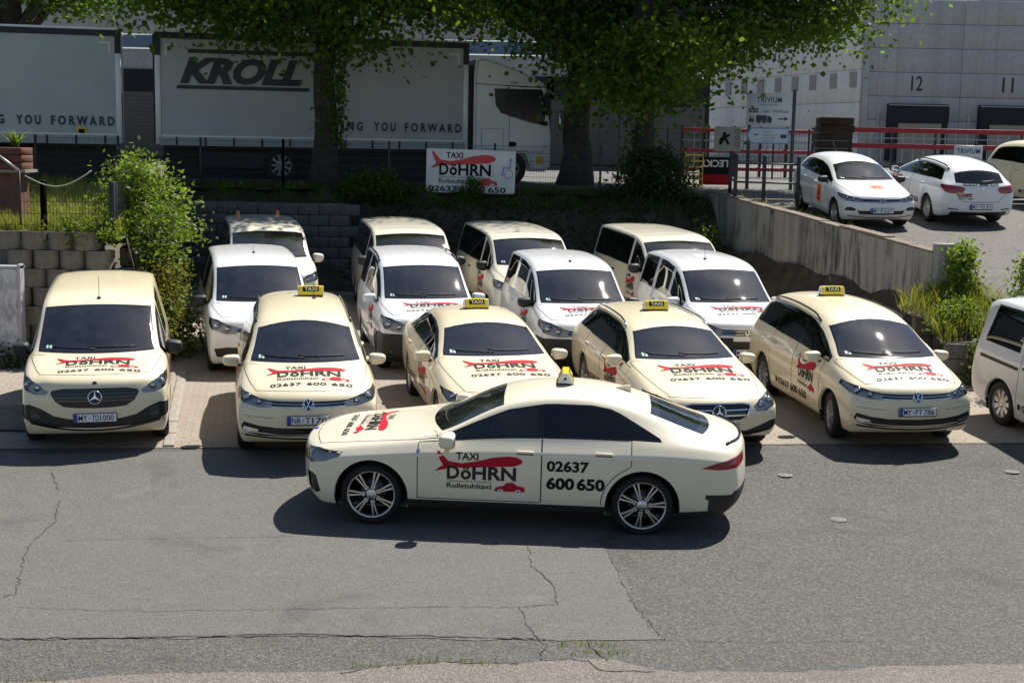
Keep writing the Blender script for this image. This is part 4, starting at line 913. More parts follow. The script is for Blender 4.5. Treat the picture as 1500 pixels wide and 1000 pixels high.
SPECS = {
 'bmw': dict(lev=3, mirk=1.15, mirx=1.15, rw=(-.075, -.02, -.004, -.004, -.105), fr=(0, .16, .48, .845, 1.0), cr3=.85, hw=.95, H=1.515, front=2.37, rear=-2.69, a=1.4975, wr=.345, rim=.268, tw=.245, wheel='double7', gap=.068, wi=.04, xc=.74, xr=.02, hoodx=2.22, hoodz=.70, hoodw=.06, cr5=.45,
   dlo=(.76, -1.16, -1.74), dh=.028, pillars=(-.36,), doors=(.98, -.38, -1.36), sill=.325, hz=.13, hd2=.30, mir=(.62, .985), plz=.5, wsbow=.20, fbow=.26, rbow=-.20, rw_=(-2.16, -1.45), gl=[SGLASS, PGLASS], rgl=PGLASS, bulbs=((.66, .75, .03),),
   fx=(-.10, -.01, .0, .0, -.025), st=[(2.34, .80, .795, .50, .765, .84), (2.20, .855, .845, .58, .80, .915), (1.92, .905, .89, .66, .84, .96), (1.5, .95, .935, .70, .88, .985), (1.05, .995, .985, .735, .925, .995), (.74, 1.05, 1.03, .75, .96, 1), (.38, 1.25, 1.19, .69, .985, 1),
       (.02, 1.42, 1.35, .625, .995, 1), (-.42, 1.50, 1.425, .58, 1.0, 1), (-.95, 1.50, 1.42, .565, 1.005, 1), (-1.42, 1.41, 1.335, .56, 1.015, 1), (-1.8, 1.255, 1.20, .58, 1.015, .99), (-2.12, 1.105, 1.08, .62, 1.0, .975), (-2.42, 1.03, 1.01, .64, .97, .945), (-2.62, 1.005, .985, .60, .935, .88)],
   style=st_bmw, extra=ex_bmw, dechood=(1.78, .0, .98, .40), decside=(.28, .445, .98, .44), dectel=(-.76, .515, .64, .325, True)),
 'touran': dict(rw=(-.07, -.02, 0, -.012, -.085), fr=(0, .16, .48, .80, 1.0), cr3=.7, hw=.915, H=1.655, front=2.263, rear=-2.264, a=1.393, wr=.325, rim=.215, wheel='multi', xc=1.20, xr=.42, hoodx=2.10, hoodz=.76, dlo=(1.12, -1.86, -1.98), pillars=(.80, -.05, -1.08), doors=(1.02, -.06, -1.06), sill=.24, hz=.16,
   mir=(.84, 1.01), plz=.545, badge=('vw', .073, .735), bulbs=((.60, .755, .042), (.74, .79, .045)), rails=(.30, -1.72), rw_=(-2.16, -1.93), gl=[SGLASS, SGLASS, SGLASS, PGLASS], wsbow=.24,
   st=[(2.22, .79, .785, .45, .755, .84), (2.08, .87, .86, .56, .82, .91), (1.8, .96, .945, .66, .89, .965), (1.45, 1.045, 1.03, .72, .95, .99), (1.2, 1.11, 1.08, .75, .985, 1), (.85, 1.33, 1.26, .71, 1.01, 1), (.46, 1.52, 1.45, .66, 1.02, 1), (.1, 1.615, 1.55, .63, 1.03, 1),
       (-.6, 1.65, 1.58, .62, 1.04, 1), (-1.3, 1.635, 1.565, .61, 1.06, 1), (-1.86, 1.585, 1.515, .59, 1.08, .985), (-2.06, 1.43, 1.37, .62, 1.08, .97), (-2.20, 1.10, 1.07, .68, 1.04, .95)],
   style=st_touran, extra=ex_touran, dechood=(1.86, .02, 1.04, .38), decside=(.50, .50, .72, .46), dectel=(-.10, .355, 1.30, .115, False)),
 'citan': dict(hw=.93, H=1.811, front=2.208, rear=-2.29, a=1.358, wr=.32, rim=.21, wheel='cap', xc=1.30, xr=.50, hoodx=2.02, hoodz=.84, dlo=(1.2, -2, -2), van=[(1.20, .30, .30), (.15, -.86, -.86)], doors=(1.12, .20, -.95), hz=.16, hm=BLACKP, mirm=BLACKP, mirk=1.25,
   mir=(.98, 1.10), plz=.455, badge=('star', .088, .715), bulbs=((.70, .815, .05), (.82, .85, .035)), wsbow=.22, tallrear=True, cr5=.55, rw=(-.06, -.015, 0, -.015, -.05), gl=[SGLASS, PGLASS], zb=.20,
   st=[(2.17, .86, .855, .46, .82, .84), (2.05, .94, .93, .57, .885, .92), (1.8, 1.02, 1.01, .67, .96, .97), (1.5, 1.09, 1.08, .74, 1.02, .992), (1.3, 1.16, 1.13, .775, 1.05, 1), (1.0, 1.40, 1.33, .75, 1.07, 1), (.6, 1.64, 1.58, .71, 1.08, 1), (.3, 1.74, 1.68, .69, 1.09, 1),
       (-.2, 1.79, 1.725, .68, 1.09, 1), (-1.2, 1.80, 1.735, .675, 1.09, 1), (-2.0, 1.79, 1.725, .665, 1.09, .995), (-2.22, 1.74, 1.67, .65, 1.07, .975)],
   style=st_citan, extra=ex_citan, dechood=(1.84, .02, 1.02, .29), decside=(.62, .50, .72, .46), dectel=(-.30, .36, 1.25, .13, False)),
 'caddy': dict(hw=.8965, H=1.80, front=2.22, rear=-2.19, a=1.3405, wr=.315, rim=.205, wheel='cap', xc=1.18, xr=.38, hoodx=2.02, hoodz=.82, dlo=(1.1, -2, -2), van=[(1.08, .22, .22), (.08, -.80, -.80), (-.98, -1.86, -1.93)], doors=(1.06, .14, -.90), hz=.17, mirk=1.1,
   mir=(.86, 1.09), plz=.44, badge=('vw', .07, .77), bulbs=((.58, .79, .05), (.74, .83, .05)), rails=(.15, -1.80), wsbow=.20, tallrear=True, cr5=.55, rw=(-.06, -.015, 0, -.015, -.05), gl=[SGLASS, SGLASS, SGLASS], zb=.2,
   st=[(2.17, .87, .865, .46, .83, .85), (2.05, .95, .94, .57, .89, .93), (1.75, 1.035, 1.02, .67, .965, .975), (1.4, 1.10, 1.09, .73, 1.025, .995), (1.18, 1.16, 1.13, .755, 1.05, 1), (.85, 1.40, 1.33, .73, 1.07, 1), (.46, 1.63, 1.57, .69, 1.08, 1), (.15, 1.73, 1.67, .67, 1.09, 1),
       (-.35, 1.785, 1.72, .66, 1.09, 1), (-1.2, 1.79, 1.725, .655, 1.09, 1), (-1.9, 1.775, 1.71, .645, 1.09, .99), (-2.12, 1.70, 1.64, .63, 1.07, .975)],
   style=st_caddy, extra=ex_caddy, dechood=(1.74, .04, 1.0, .31), decside=(.52, .56, .62, .46), dectel=(-.36, .36, 1.10, .12, False)),
 'caddy_new': dict(hw=.9275, H=1.80, front=2.23, rear=-2.27, a=1.3775, wr=.325, rim=.21, wheel='cap', xc=1.30, xr=.50, hoodx=2.04, hoodz=.80, dlo=(1.2, -2, -2), van=[(1.18, .30, .30), (.14, -.88, -.88), (-1.06, -1.90, -1.97)], doors=(1.12, .20, -.96), hz=.17, hm=BLACKP, mirm=BLACKP, mirk=1.2,
   mir=(.98, 1.08), plz=.52, badge=('vw', .07, .765), bulbs=((.60, .78, .05), (.76, .82, .05)), wsbow=.22, tallrear=True, cr5=.55, rw=(-.06, -.015, 0, -.015, -.05), gl=[SGLASS, PGLASS, PGLASS], zb=.2,
   st=[(2.18, .85, .845, .46, .81, .85), (2.06, .93, .92, .57, .87, .93), (1.8, 1.01, 1.0, .67, .95, .975), (1.5, 1.08, 1.07, .74, 1.015, .995), (1.3, 1.15, 1.12, .77, 1.045, 1), (1.0, 1.38, 1.31, .745, 1.065, 1), (.6, 1.63, 1.56, .705, 1.075, 1), (.3, 1.73, 1.67, .685, 1.085, 1),
       (-.2, 1.785, 1.72, .675, 1.085, 1), (-1.2, 1.79, 1.725, .67, 1.085, 1), (-2.0, 1.775, 1.71, .66, 1.085, .99), (-2.2, 1.70, 1.64, .64, 1.07, .975)],
   style=st_caddy_new, extra=lambda s: ex_caddy(s)[:2] + ex_caddy(s)[-5:] + [('slide_rail', s.strip([[(x, .93) for x in np.linspace(-1.0, -1.98, 14)]], SIDE_L, .05, .004, sides=(sd,), nm='slide_rail'), BLACKP) for sd in (1, -1)], dechood=(1.66, .02, 1.0, .34), decside=(.62, .56, .62, .46), dectel=(-.36, .36, 1.10, .12, False)),
 'vito': dict(hw=.964, H=1.91, front=2.495, rear=-2.645, a=1.6, wr=.335, rim=.215, wheel='cap', xc=1.62, xr=.88, hoodx=2.30, hoodz=.92, dlo=(1.5, -2, -2), van=[(1.50, .60, .60), (.46, -2.30, -2.36)], doors=(1.42, .52, -.70), hz=.18, hm=BLACKP, mirk=1.3, mirm=BLACKP,
   mir=(1.28, 1.21), plz=.5, badge=('star', .10, .82), bulbs=((.70, .90, .05), (.82, .94, .04)), wsbow=.20, tallrear=True, cr5=.55, rw=(-.06, -.015, 0, -.015, -.05), gl=[SGLASS, PGLASS], zb=.2, lev=3,
   st=[(2.45, .95, .94, .5, .90, .86), (2.32, 1.06, 1.05, .6, .985, .93), (2.05, 1.165, 1.15, .7, 1.07, .975), (1.8, 1.24, 1.225, .77, 1.12, .992), (1.62, 1.32, 1.28, .80, 1.15, 1), (1.35, 1.55, 1.48, .78, 1.17, 1), (.98, 1.78, 1.71, .745, 1.18, 1), (.65, 1.86, 1.80, .725, 1.18, 1),
       (0, 1.9, 1.835, .715, 1.18, 1), (-1.5, 1.905, 1.84, .71, 1.18, 1), (-2.4, 1.89, 1.825, .70, 1.18, .99), (-2.58, 1.84, 1.77, .68, 1.16, .975)],
   style=st_vito, extra=ex_vito, dechood=(2.0, .0, 1.0, .3), decside=(.85, .62, .66, .46), dectel=(.1, .42, 1.0, .14, False)),
 'eclass': dict(rw=(-.07, -.02, 0, -.008, -.095), fr=(0, .16, .48, .83, 1.0), cr3=.75, hw=.926, H=1.475, front=2.31, rear=-2.62, a=1.4695, wr=.335, rim=.228, wheel='double5', xc=.78, xr=.06, hoodx=2.18, hoodz=.66, dlo=(.72, -1.98, -2.22), dh=.03, pillars=(-.38, -1.42), doors=(.96, -.40, -1.40), sill=.24, hz=.13, mir=(.58, .955), plz=.40, badge=('star', .095, .607), bulbs=((.62, .66, .045), (.76, .70, .045)),
   rails=(-.1, -2.0), rw_=(-2.44, -2.22), wsbow=.20, fbow=.24, gl=[SGLASS, SGLASS, PGLASS], cr5=.35,
   st=[(2.27, .71, .705, .45, .67, .84), (2.12, .79, .78, .54, .74, .91), (1.8, .865, .855, .64, .815, .96), (1.4, .93, .92, .71, .88, .99), (1.05, .98, .97, .735, .915, 1), (.78, 1.03, 1.01, .75, .94, 1), (.42, 1.22, 1.16, .69, .955, 1), (.06, 1.385, 1.315, .62, .965, 1),
       (-.4, 1.455, 1.385, .585, .97, 1), (-1.2, 1.455, 1.39, .575, .98, 1), (-1.9, 1.415, 1.355, .56, .99, .99), (-2.25, 1.33, 1.275, .55, 1.0, .965), (-2.44, 1.10, 1.06, .6, .99, .945), (-2.56, 1.0, .97, .6, .95, .92)],
   style=st_eclass, extra=ex_eclass, dechood=(1.52, .06, 1.12, .46), decside=(.22, .44, .76, .44), dectel=(-.8, .40, .9, .12, False)),
 'superb': dict(rw=(-.07, -.02, 0, -.008, -.095), fr=(0, .16, .48, .83, 1.0), cr3=.8, hw=.925, H=1.47, front=2.32, rear=-2.54, a=1.42, wr=.33, rim=.225, wheel='double5', xc=.84, xr=.10, hoodx=2.18, hoodz=.68, dlo=(.78, -1.62, -1.86), dh=.03, pillars=(-.32, -1.34), doors=(.98, -.34, -1.32), sill=.24, hz=.13, mir=(.62, .965), plz=.42, badge=None, bulbs=((.62, .695, .04), (.76, .725, .04)),
   wsbow=.20, fbow=.22, gl=[SGLASS, SGLASS, PGLASS], rw_=(-2.18, -1.55), cr5=.35,
   st=[(2.28, .72, .715, .45, .68, .85), (2.12, .80, .79, .55, .75, .915), (1.8, .88, .87, .65, .825, .965), (1.4, .945, .935, .715, .885, .99), (1.1, .99, .98, .74, .92, 1), (.84, 1.035, 1.015, .755, .945, 1), (.46, 1.23, 1.17, .70, .96, 1), (.10, 1.39, 1.32, .635, .97, 1),
       (-.35, 1.455, 1.385, .60, .975, 1), (-1.0, 1.45, 1.38, .585, .98, 1), (-1.55, 1.37, 1.305, .575, .99, 1), (-1.95, 1.22, 1.17, .59, 1.0, .985), (-2.25, 1.09, 1.065, .62, 1.0, .96), (-2.48, 1.03, 1.01, .6, .97, .92)],
   style=st_superb, extra=ex_superb, dechood=(1.55, .04, 1.08, .46), decside=(.24, .42, .74, .42), dectel=(-.8, .40, .9, .12, False)),
 'polo': dict(rw=(-.07, -.02, 0, -.010, -.09), fr=(0, .16, .48, .82, 1.0), cr3=.75, hw=.8755, H=1.455, front=2.07, rear=-1.98, a=1.274, wr=.31, rim=.205, wheel='multi', xc=.92, xr=.16, hoodx=1.92, hoodz=.66, dlo=(.86, -1.40, -1.52), pillars=(-.18,), doors=(.92, -.20, -1.02), hz=.14, mir=(.66, .955), plz=.45, badge=('vw', .065, .665), bulbs=((.60, .685, .04), (.72, .71, .035)), mirm=BLACKP,
   wsbow=.20, gl=[SGLASS, SGLASS], rw_=(-1.86, -1.55),
   st=[(2.03, .71, .705, .45, .675, .85), (1.9, .79, .78, .54, .74, .92), (1.6, .875, .865, .63, .82, .965), (1.2, .945, .935, .69, .885, .99), (.92, 1.0, .985, .715, .92, 1), (.55, 1.20, 1.14, .665, .945, 1), (.16, 1.37, 1.305, .605, .955, 1), (-.3, 1.445, 1.375, .575, .965, 1),
       (-.9, 1.445, 1.375, .565, .985, 1), (-1.45, 1.395, 1.325, .55, 1.01, .985), (-1.7, 1.25, 1.19, .58, 1.02, .97), (-1.9, .99, .96, .63, .98, .94)],
   style=st_polo, extra=ex_polo),
 'leon': dict(rw=(-.07, -.02, 0, -.010, -.09), fr=(0, .16, .48, .82, 1.0), cr3=.75, hw=.908, H=1.45, front=2.2, rear=-2.35, a=1.318, wr=.315, rim=.21, wheel='cap', xc=.90, xr=.14, hoodx=2.04, hoodz=.66, dlo=(.84, -1.62, -1.86), pillars=(-.22, -1.14), doors=(.96, -.24, -1.16), hz=.14, mir=(.66, .96), plz=.45, rplz=.485, badge=None, bulbs=((.66, .68, .04),), mirm=BLACKP,
   wsbow=.20, gl=[SGLASS, SGLASS, PGLASS], rw_=(-2.14, -1.84), rgl=SGLASS, rails=(.05, -1.75), rbow=-.18, rx=(.05, -.02, -.01, .01, .03),
   st=[(2.16, .71, .705, .45, .675, .85), (2.02, .79, .78, .55, .74, .92), (1.7, .87, .86, .64, .82, .965), (1.25, .94, .93, .70, .88, .99), (.90, 1.0, .985, .73, .92, 1), (.53, 1.20, 1.14, .68, .945, 1), (.14, 1.37, 1.305, .615, .955, 1), (-.3, 1.44, 1.37, .585, .965, 1),
       (-1.0, 1.44, 1.37, .575, .98, 1), (-1.7, 1.385, 1.32, .565, 1.0, .985), (-1.92, 1.29, 1.225, .58, 1.01, .975), (-2.14, 1.05, 1.02, .63, 1.0, .955), (-2.29, .97, .94, .62, .94, .93)],
   style=st_leon, extra=ex_leon, decside=(.6, .5, .66, .42), dectel=(-.3, .38, 1.1, .13, False)),
}
# ------------------------------------------------------------------ ground heights and pixel lookups
GT = [(-60, -.35), (0, -.20), (10, -.06), (15.6, -.01), (16.5, .03), (18.2, .22), (20, .31), (25, .41), (34, .56), (60, .8)]
def gz(x, y): return interp(GT, y - .115 * x)
def rampz(x, y): return interp([(10, .9), (20, 1.27), (24, 1.66), (32, 2.45), (36, 2.84), (40, 3.0), (80, 3.2), (400, 3.2)], y)
def g2w(px, py, f=gz, it=12):
    """where the sight line of a photo pixel meets the ground"""
    y = 20.
    for _ in range(it):
        p = ray_to(px, py, y); d = ray_to(px, py, 1.0) - Vector((0, 0, CAM_H)); y = max(2, y + (f(p.x, p.y) - p.z) / d.z) if abs(d.z) > 1e-6 else y
    return ray_to(px, py, y)
def sheet(name, xs, ys, zf, m, kind='structure', keep=None, up=0):
    vs = [(x, y, zf(x, y) + up) for y in ys for x in xs]; n = len(xs)
    fs = [(j * n + i, j * n + i + 1, (j + 1) * n + i + 1, (j + 1) * n + i) for j in range(len(ys) - 1) for i in range(n - 1)]
    if keep: fs = [f for f in fs if keep(sum(vs[k][0] for k in f) / 4, sum(vs[k][1] for k in f) / 4)]
    b = MB().add(vs, fs, True); o = b.build(name, m)
    if kind: o['kind'] = kind
    return o
def poly_sheet(name, pts, m, zf=gz, up=.004, cell=.6):
    """flat outline laid on the ground"""
    bm = bmesh.new(); f = bm.faces.new([bm.verts.new((p[0], p[1], 0)) for p in pts])
    x0, x1, y0, y1 = min(p[0] for p in pts), max(p[0] for p in pts), min(p[1] for p in pts), max(p[1] for p in pts)
    for k in range(int((x1 - x0) / cell) + 1): bmesh.ops.bisect_plane(bm, geom=bm.verts[:] + bm.edges[:] + bm.faces[:], plane_co=(x0 + k * cell, 0, 0), plane_no=(1, 0, 0))
    for k in range(int((y1 - y0) / cell) + 1): bmesh.ops.bisect_plane(bm, geom=bm.verts[:] + bm.edges[:] + bm.faces[:], plane_co=(0, y0 + k * cell, 0), plane_no=(0, 1, 0))
    bmesh.ops.triangulate(bm, faces=bm.faces[:])
    for v in bm.verts: v.co.z = zf(v.co.x, v.co.y) + up
    bmesh.ops.recalc_face_normals(bm, faces=bm.faces)
    for fc in bm.faces:
        if fc.normal.z < 0: fc.normal_flip()
        fc.smooth = True
    me = bpy.data.meshes.new(name); bm.to_mesh(me); bm.free(); o = link(name, me, None, m); o['kind'] = 'structure'; return o

# ------------------------------------------------------------------ ground materials
def node_mat(name, build):
    m = bpy.data.materials.new(name); m.use_nodes = True; nt = m.node_tree; b = nt.nodes['Principled BSDF']
    N = lambda t, **k: nt.nodes.new('ShaderNode' + t)
    build(nt, b, nt.nodes.new, nt.links.new); MATS[name] = m; return m
def noise(nt, vec, scale, detail=8, rough=.6, dist=0):
    n = nt.nodes.new('ShaderNodeTexNoise'); n.inputs['Scale'].default_value = scale; n.inputs['Detail'].default_value = detail; n.inputs['Roughness'].default_value = rough; n.inputs['Distortion'].default_value = dist
    nt.links.new(vec, n.inputs['Vector']); return n.outputs['Fac']
def ramp(nt, fac, stops):
    r = nt.nodes.new('ShaderNodeValToRGB'); e = r.color_ramp.elements
    while len(e) < len(stops): e.new(.5)
    for q, (p, c) in zip(e, stops): q.position = p; q.color = (*c, 1) if hasattr(c, '__len__') else (c, c, c, 1)
    nt.links.new(fac, r.inputs[0]); return r.outputs[0]
def mixc(nt, f, a, b, mode='MIX'):
    m = nt.nodes.new('ShaderNodeMix'); m.data_type = 'RGBA'; m.blend_type = mode
    for s_, v in (('Factor', f), ('A', a), ('B', b)):
        if isinstance(v, (int, float)): m.inputs[s_].default_value = v
        elif isinstance(v, tuple): m.inputs[s_].default_value = (*v, 1)
        else: nt.links.new(v, m.inputs[s_])
    return m.outputs['Result']
def bump(nt, b, h, st, dist=.01, prev=None):
    p = nt.nodes.new('ShaderNodeBump'); p.inputs['Strength'].default_value = st; p.inputs['Distance'].default_value = dist; nt.links.new(h, p.inputs['Height'])
    nt.links.new(p.outputs[0], b.inputs['Normal']); return p
def asphalt(name, c0, c1, coarse=1.0):
    def f(nt, b, N, L):
        tc = nt.nodes.new('ShaderNodeTexCoord').outputs['Object']
        big = noise(nt, tc, .35, 6, .6); mid = noise(nt, tc, 3.0, 8, .7); v = nt.nodes.new('ShaderNodeTexVoronoi'); v.inputs['Scale'].default_value = 85 / coarse; L(tc, v.inputs['Vector'])
        fine = noise(nt, tc, 60 / coarse, 4, .8)
        base = ramp(nt, big, [(.30, tuple(x * .8 for x in c0)), (.70, tuple(x * 1.12 for x in c1))]); base = mixc(nt, .55, base, ramp(nt, mid, [(.3, tuple(x * .7 for x in c0)), (.7, tuple(x * 1.25 for x in c1))]))
        base = mixc(nt, .55 * coarse ** .5, base, ramp(nt, v.outputs['Color'], [(.15, tuple(x * .40 for x in c0)), (.5, c0), (.9, tuple(min(1, x * 1.9) for x in c1))]))
        base = mixc(nt, .35, base, ramp(nt, fine, [(.35, tuple(x * .5 for x in c0)), (.65, tuple(x * 1.5 for x in c1))]))
        stn = ramp(nt, noise(nt, tc, .8, 7, .62, .6), [(.56, 0), (.70, .45)]); base = mixc(nt, stn, base, tuple(x * .45 for x in c0)); dst = ramp(nt, noise(nt, tc, 1.7, 9, .7), [(.58, 0), (.75, .4)]); base = mixc(nt, dst, base, tuple(min(1, x * 1.7) for x in c1))
        L(base, b.inputs['Base Color']); b.inputs['Roughness'].default_value = .88
        bump(nt, b, v.outputs['Distance'], .55, .012)
    return node_mat(name, f)
ASPH = asphalt('asphalt_coarse', (.065, .062, .056), (.096, .092, .084), 1.7); ASPH2 = asphalt('asphalt_fine', (.102, .098, .091), (.130, .125, .116), .9); ASPH3 = asphalt('asphalt_reddish', (.13, .114, .098), (.17, .15, .132), 1.3)
ASPHR = asphalt('asphalt_ramp', (.095, .088, .078), (.135, .126, .112), 1.6)
def f_pav(nt, b, N, L):
    tc = nt.nodes.new('ShaderNodeTexCoord').outputs['Object']; mp = nt.nodes.new('ShaderNodeMapping'); mp.inputs['Rotation'].default_value = (0, 0, R(-10)); L(tc, mp.inputs['Vector'])
    br = nt.nodes.new('ShaderNodeTexBrick'); br.inputs['Scale'].default_value = 1; br.inputs['Brick Width'].default_value = .205; br.inputs['Row Height'].default_value = .105; br.inputs['Mortar Size'].default_value = .007; br.inputs['Mortar Smooth'].default_value = .4
    br.inputs['Color1'].default_value = (.33, .275, .225, 1); br.inputs['Color2'].default_value = (.25, .205, .165, 1); br.inputs['Mortar'].default_value = (.09, .08, .06, 1); br.inputs['Bias'].default_value = -.1
    L(mp.outputs[0], br.inputs['Vector'])
    n1 = noise(nt, tc, .8, 8, .65); n2 = noise(nt, tc, 25, 6, .7)
    c = mixc(nt, .5, br.outputs['Color'], ramp(nt, n1, [(.3, (.19, .155, .12)), (.7, (.40, .345, .28))])); c = mixc(nt, .3, c, ramp(nt, n2, [(.3, (.12, .10, .08)), (.7, (.42, .37, .31))]))
    L(c, b.inputs['Base Color']); b.inputs['Roughness'].default_value = .9
    inv = nt.nodes.new('ShaderNodeMath'); inv.operation = 'SUBTRACT'; inv.inputs[0].default_value = 1; L(br.outputs['Fac'], inv.inputs[1]); bump(nt, b, inv.outputs[0], .7, .012)
PAVE = node_mat('brick_pavers', f_pav)
def concrete(name, c, streak=.5, scale=1.0, dark=(.03, .03, .028), vs=.35, patch=0):
    """cast concrete with rain streaks running down"""
    def f(nt, b, N, L):
        tc = nt.nodes.new('ShaderNodeTexCoord').outputs['Object']; mp = nt.nodes.new('ShaderNodeMapping'); mp.inputs['Scale'].default_value = (3.5 * scale, 3.5 * scale, vs * scale); L(tc, mp.inputs['Vector'])
        s1 = noise(nt, mp.outputs[0], 1.2, 9, .72, .5); n1 = noise(nt, tc, .9 * scale, 8, .65); n2 = noise(nt, tc, 18 * scale, 6, .7)
        base = ramp(nt, n1, [(.3, tuple(x * .8 for x in c)), (.7, tuple(min(1, x * 1.15) for x in c))]); base = mixc(nt, .35, base, ramp(nt, n2, [(.3, tuple(x * .6 for x in c)), (.7, tuple(min(1, x * 1.3) for x in c))]))
        st = ramp(nt, s1, [(.44, 0), (.58, 1)]); mu = nt.nodes.new('ShaderNodeMath'); mu.operation = 'MULTIPLY'; L(st, mu.inputs[0]); mu.inputs[1].default_value = streak
        if patch:
            pm = ramp(nt, noise(nt, tc, .55, 5, .6), [(.38, .15), (.60, 1)]); m3 = nt.nodes.new('ShaderNodeMath'); m3.operation = 'MULTIPLY'; L(mu.outputs[0], m3.inputs[0]); L(pm, m3.inputs[1]); mu = m3
        L(mixc(nt, mu.outputs[0], base, dark), b.inputs['Base Color']); b.inputs['Roughness'].default_value = .92; bump(nt, b, n2, .25, .02)
    return node_mat(name, f)
CONC = concrete('retaining_concrete', (.36, .335, .295), .95, 1.0, (.035, .034, .03), .42, 1); BLOCK = concrete('split_block', (.23, .20, .165), .30, 2.0, (.05, .045, .035), 2.5); BLOCKD = concrete('grey_block', (.15, .14, .125), .4, 2, (.03, .03, .025), 1.5); HALL = concrete('hall_concrete', (.50, .49, .475), .18, .3, (.12, .12, .115)); HALLW = concrete('hall_pale_concrete', (.78, .75, .69), .10, .3, (.3, .28, .25)); KERB = concrete('kerb_concrete', (.33, .30, .26), .3, 3)
SOIL = mat('bank_soil', (.055, .042, .028), .95, noise=.6, scale=3, bump=.9, bscale=9); GRASSG = mat('rough_grass_ground', (.085, .095, .035), .95, noise=.5, scale=2.5, bump=.6, bscale=14)
def leaf_mat(name, c, tr=.45, var=.35):
    m = bpy.data.materials.new(name); m.use_nodes = True; nt = m.node_tree; b = nt.nodes['Principled BSDF']; b.inputs['Roughness'].default_value = .55; b.inputs['Specular IOR Level'].default_value = .35
    g = nt.nodes.new('ShaderNodeNewGeometry'); r = nt.nodes.new('ShaderNodeValToRGB'); r.color_ramp.elements[0].color = (*[x * (1 - var) for x in c], 1); r.color_ramp.elements[1].color = (c[0] * (1 + var * 1.2), c[1] * (1 + var), c[2] * (1 + var * .3), 1)
    nt.links.new(g.outputs['Random Per Island'], r.inputs[0]); nt.links.new(r.outputs[0], b.inputs['Base Color'])
    t = nt.nodes.new('ShaderNodeBsdfTranslucent'); hs = nt.nodes.new('ShaderNodeMix'); hs.data_type = 'RGBA'; hs.blend_type = 'MULTIPLY'; hs.inputs['Factor'].default_value = 1; hs.inputs['B'].default_value = (1.5, 1.6, .6, 1)
    nt.links.new(r.outputs[0], hs.inputs['A']); nt.links.new(hs.outputs['Result'], t.inputs[0]); mx = nt.nodes.new('ShaderNodeMixShader'); mx.inputs[0].default_value = tr
    out = nt.nodes['Material Output']; nt.links.new(b.outputs[0], mx.inputs[1]); nt.links.new(t.outputs[0], mx.inputs[2]); nt.links.new(mx.outputs[0], out.inputs[0]); MATS[name] = m; return m
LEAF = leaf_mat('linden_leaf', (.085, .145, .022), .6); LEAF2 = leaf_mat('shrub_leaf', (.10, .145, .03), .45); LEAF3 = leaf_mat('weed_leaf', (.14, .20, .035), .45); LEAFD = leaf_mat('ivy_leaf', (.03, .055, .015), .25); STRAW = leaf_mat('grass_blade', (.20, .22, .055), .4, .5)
YEL = leaf_mat('yellowing_leaf', (.17, .17, .03), .4)
BARK = mat('bark', (.05, .042, .034), .95, noise=.5, scale=6, bump=1.0, bscale=16); STEM = mat('stem', (.07, .06, .03), .9)

# ------------------------------------------------------------------ foliage
def leaf_mesh(name, P, Nrm, size, asp=.8, curl=.25, flat=0):
    """one pointed leaf of four triangles for each point"""
    n = len(P); P = np.asarray(P, float); d = rng.normal(size=(n, 3)) * (1 - flat) + Nrm * .8; d /= np.linalg.norm(d, axis=1)[:, None] + 1e-9
    t = rng.normal(size=(n, 3)); t[:, 2] -= .6; t -= d * np.sum(t * d, 1)[:, None]; t /= np.linalg.norm(t, axis=1)[:, None] + 1e-9; b = np.cross(d, t)
    s = (size * rng.uniform(.55, 1.5, n))[:, None]
    v = np.stack([P, P + t * s * .45 + b * s * asp * .5 - d * s * curl * .3, P + t * s, P + t * s * .45 - b * s * asp * .5 - d * s * curl * .3], 1).reshape(-1, 3)
    i = np.arange(n)[:, None] * 4; f = np.concatenate([i + [0, 1, 2], i + [0, 2, 3]], 1).reshape(-1, 3)
    me = bpy.data.meshes.new(name); me.vertices.add(len(v)); me.vertices.foreach_set('co', v.ravel()); m = len(f)
    me.loops.add(m * 3); me.loops.foreach_set('vertex_index', f.ravel().astype(np.int32)); me.polygons.add(m); me.polygons.foreach_set('loop_start', np.arange(0, m * 3, 3, dtype=np.int32)); me.update(calc_edges=True); return me
def blades(name, P, h, wd=.012, lean=.35):
    n = len(P); P = np.asarray(P, float); hh = h * rng.uniform(.4, 1.2, n); a = rng.uniform(0, 6.28, n); ln = rng.normal(size=(n, 2)) * lean * hh[:, None]; w_ = np.stack([np.cos(a), np.sin(a), np.zeros(n)], 1) * wd / 2
    mid = P + np.stack([ln[:, 0] * .35, ln[:, 1] * .35, hh * .6], 1); tip = P + np.stack([ln[:, 0], ln[:, 1], hh * (1 - .2 * lean)], 1)
    v = np.stack([P - w_, P + w_, mid + w_ * .8, mid - w_ * .8, tip], 1).reshape(-1, 3); i = np.arange(n)[:, None] * 5
    f = np.concatenate([i + [0, 1, 2], i + [0, 2, 3], i + [3, 2, 4]], 1).reshape(-1, 3)
    me = bpy.data.meshes.new(name); me.from_pydata(v.tolist(), [], f.tolist()); return me
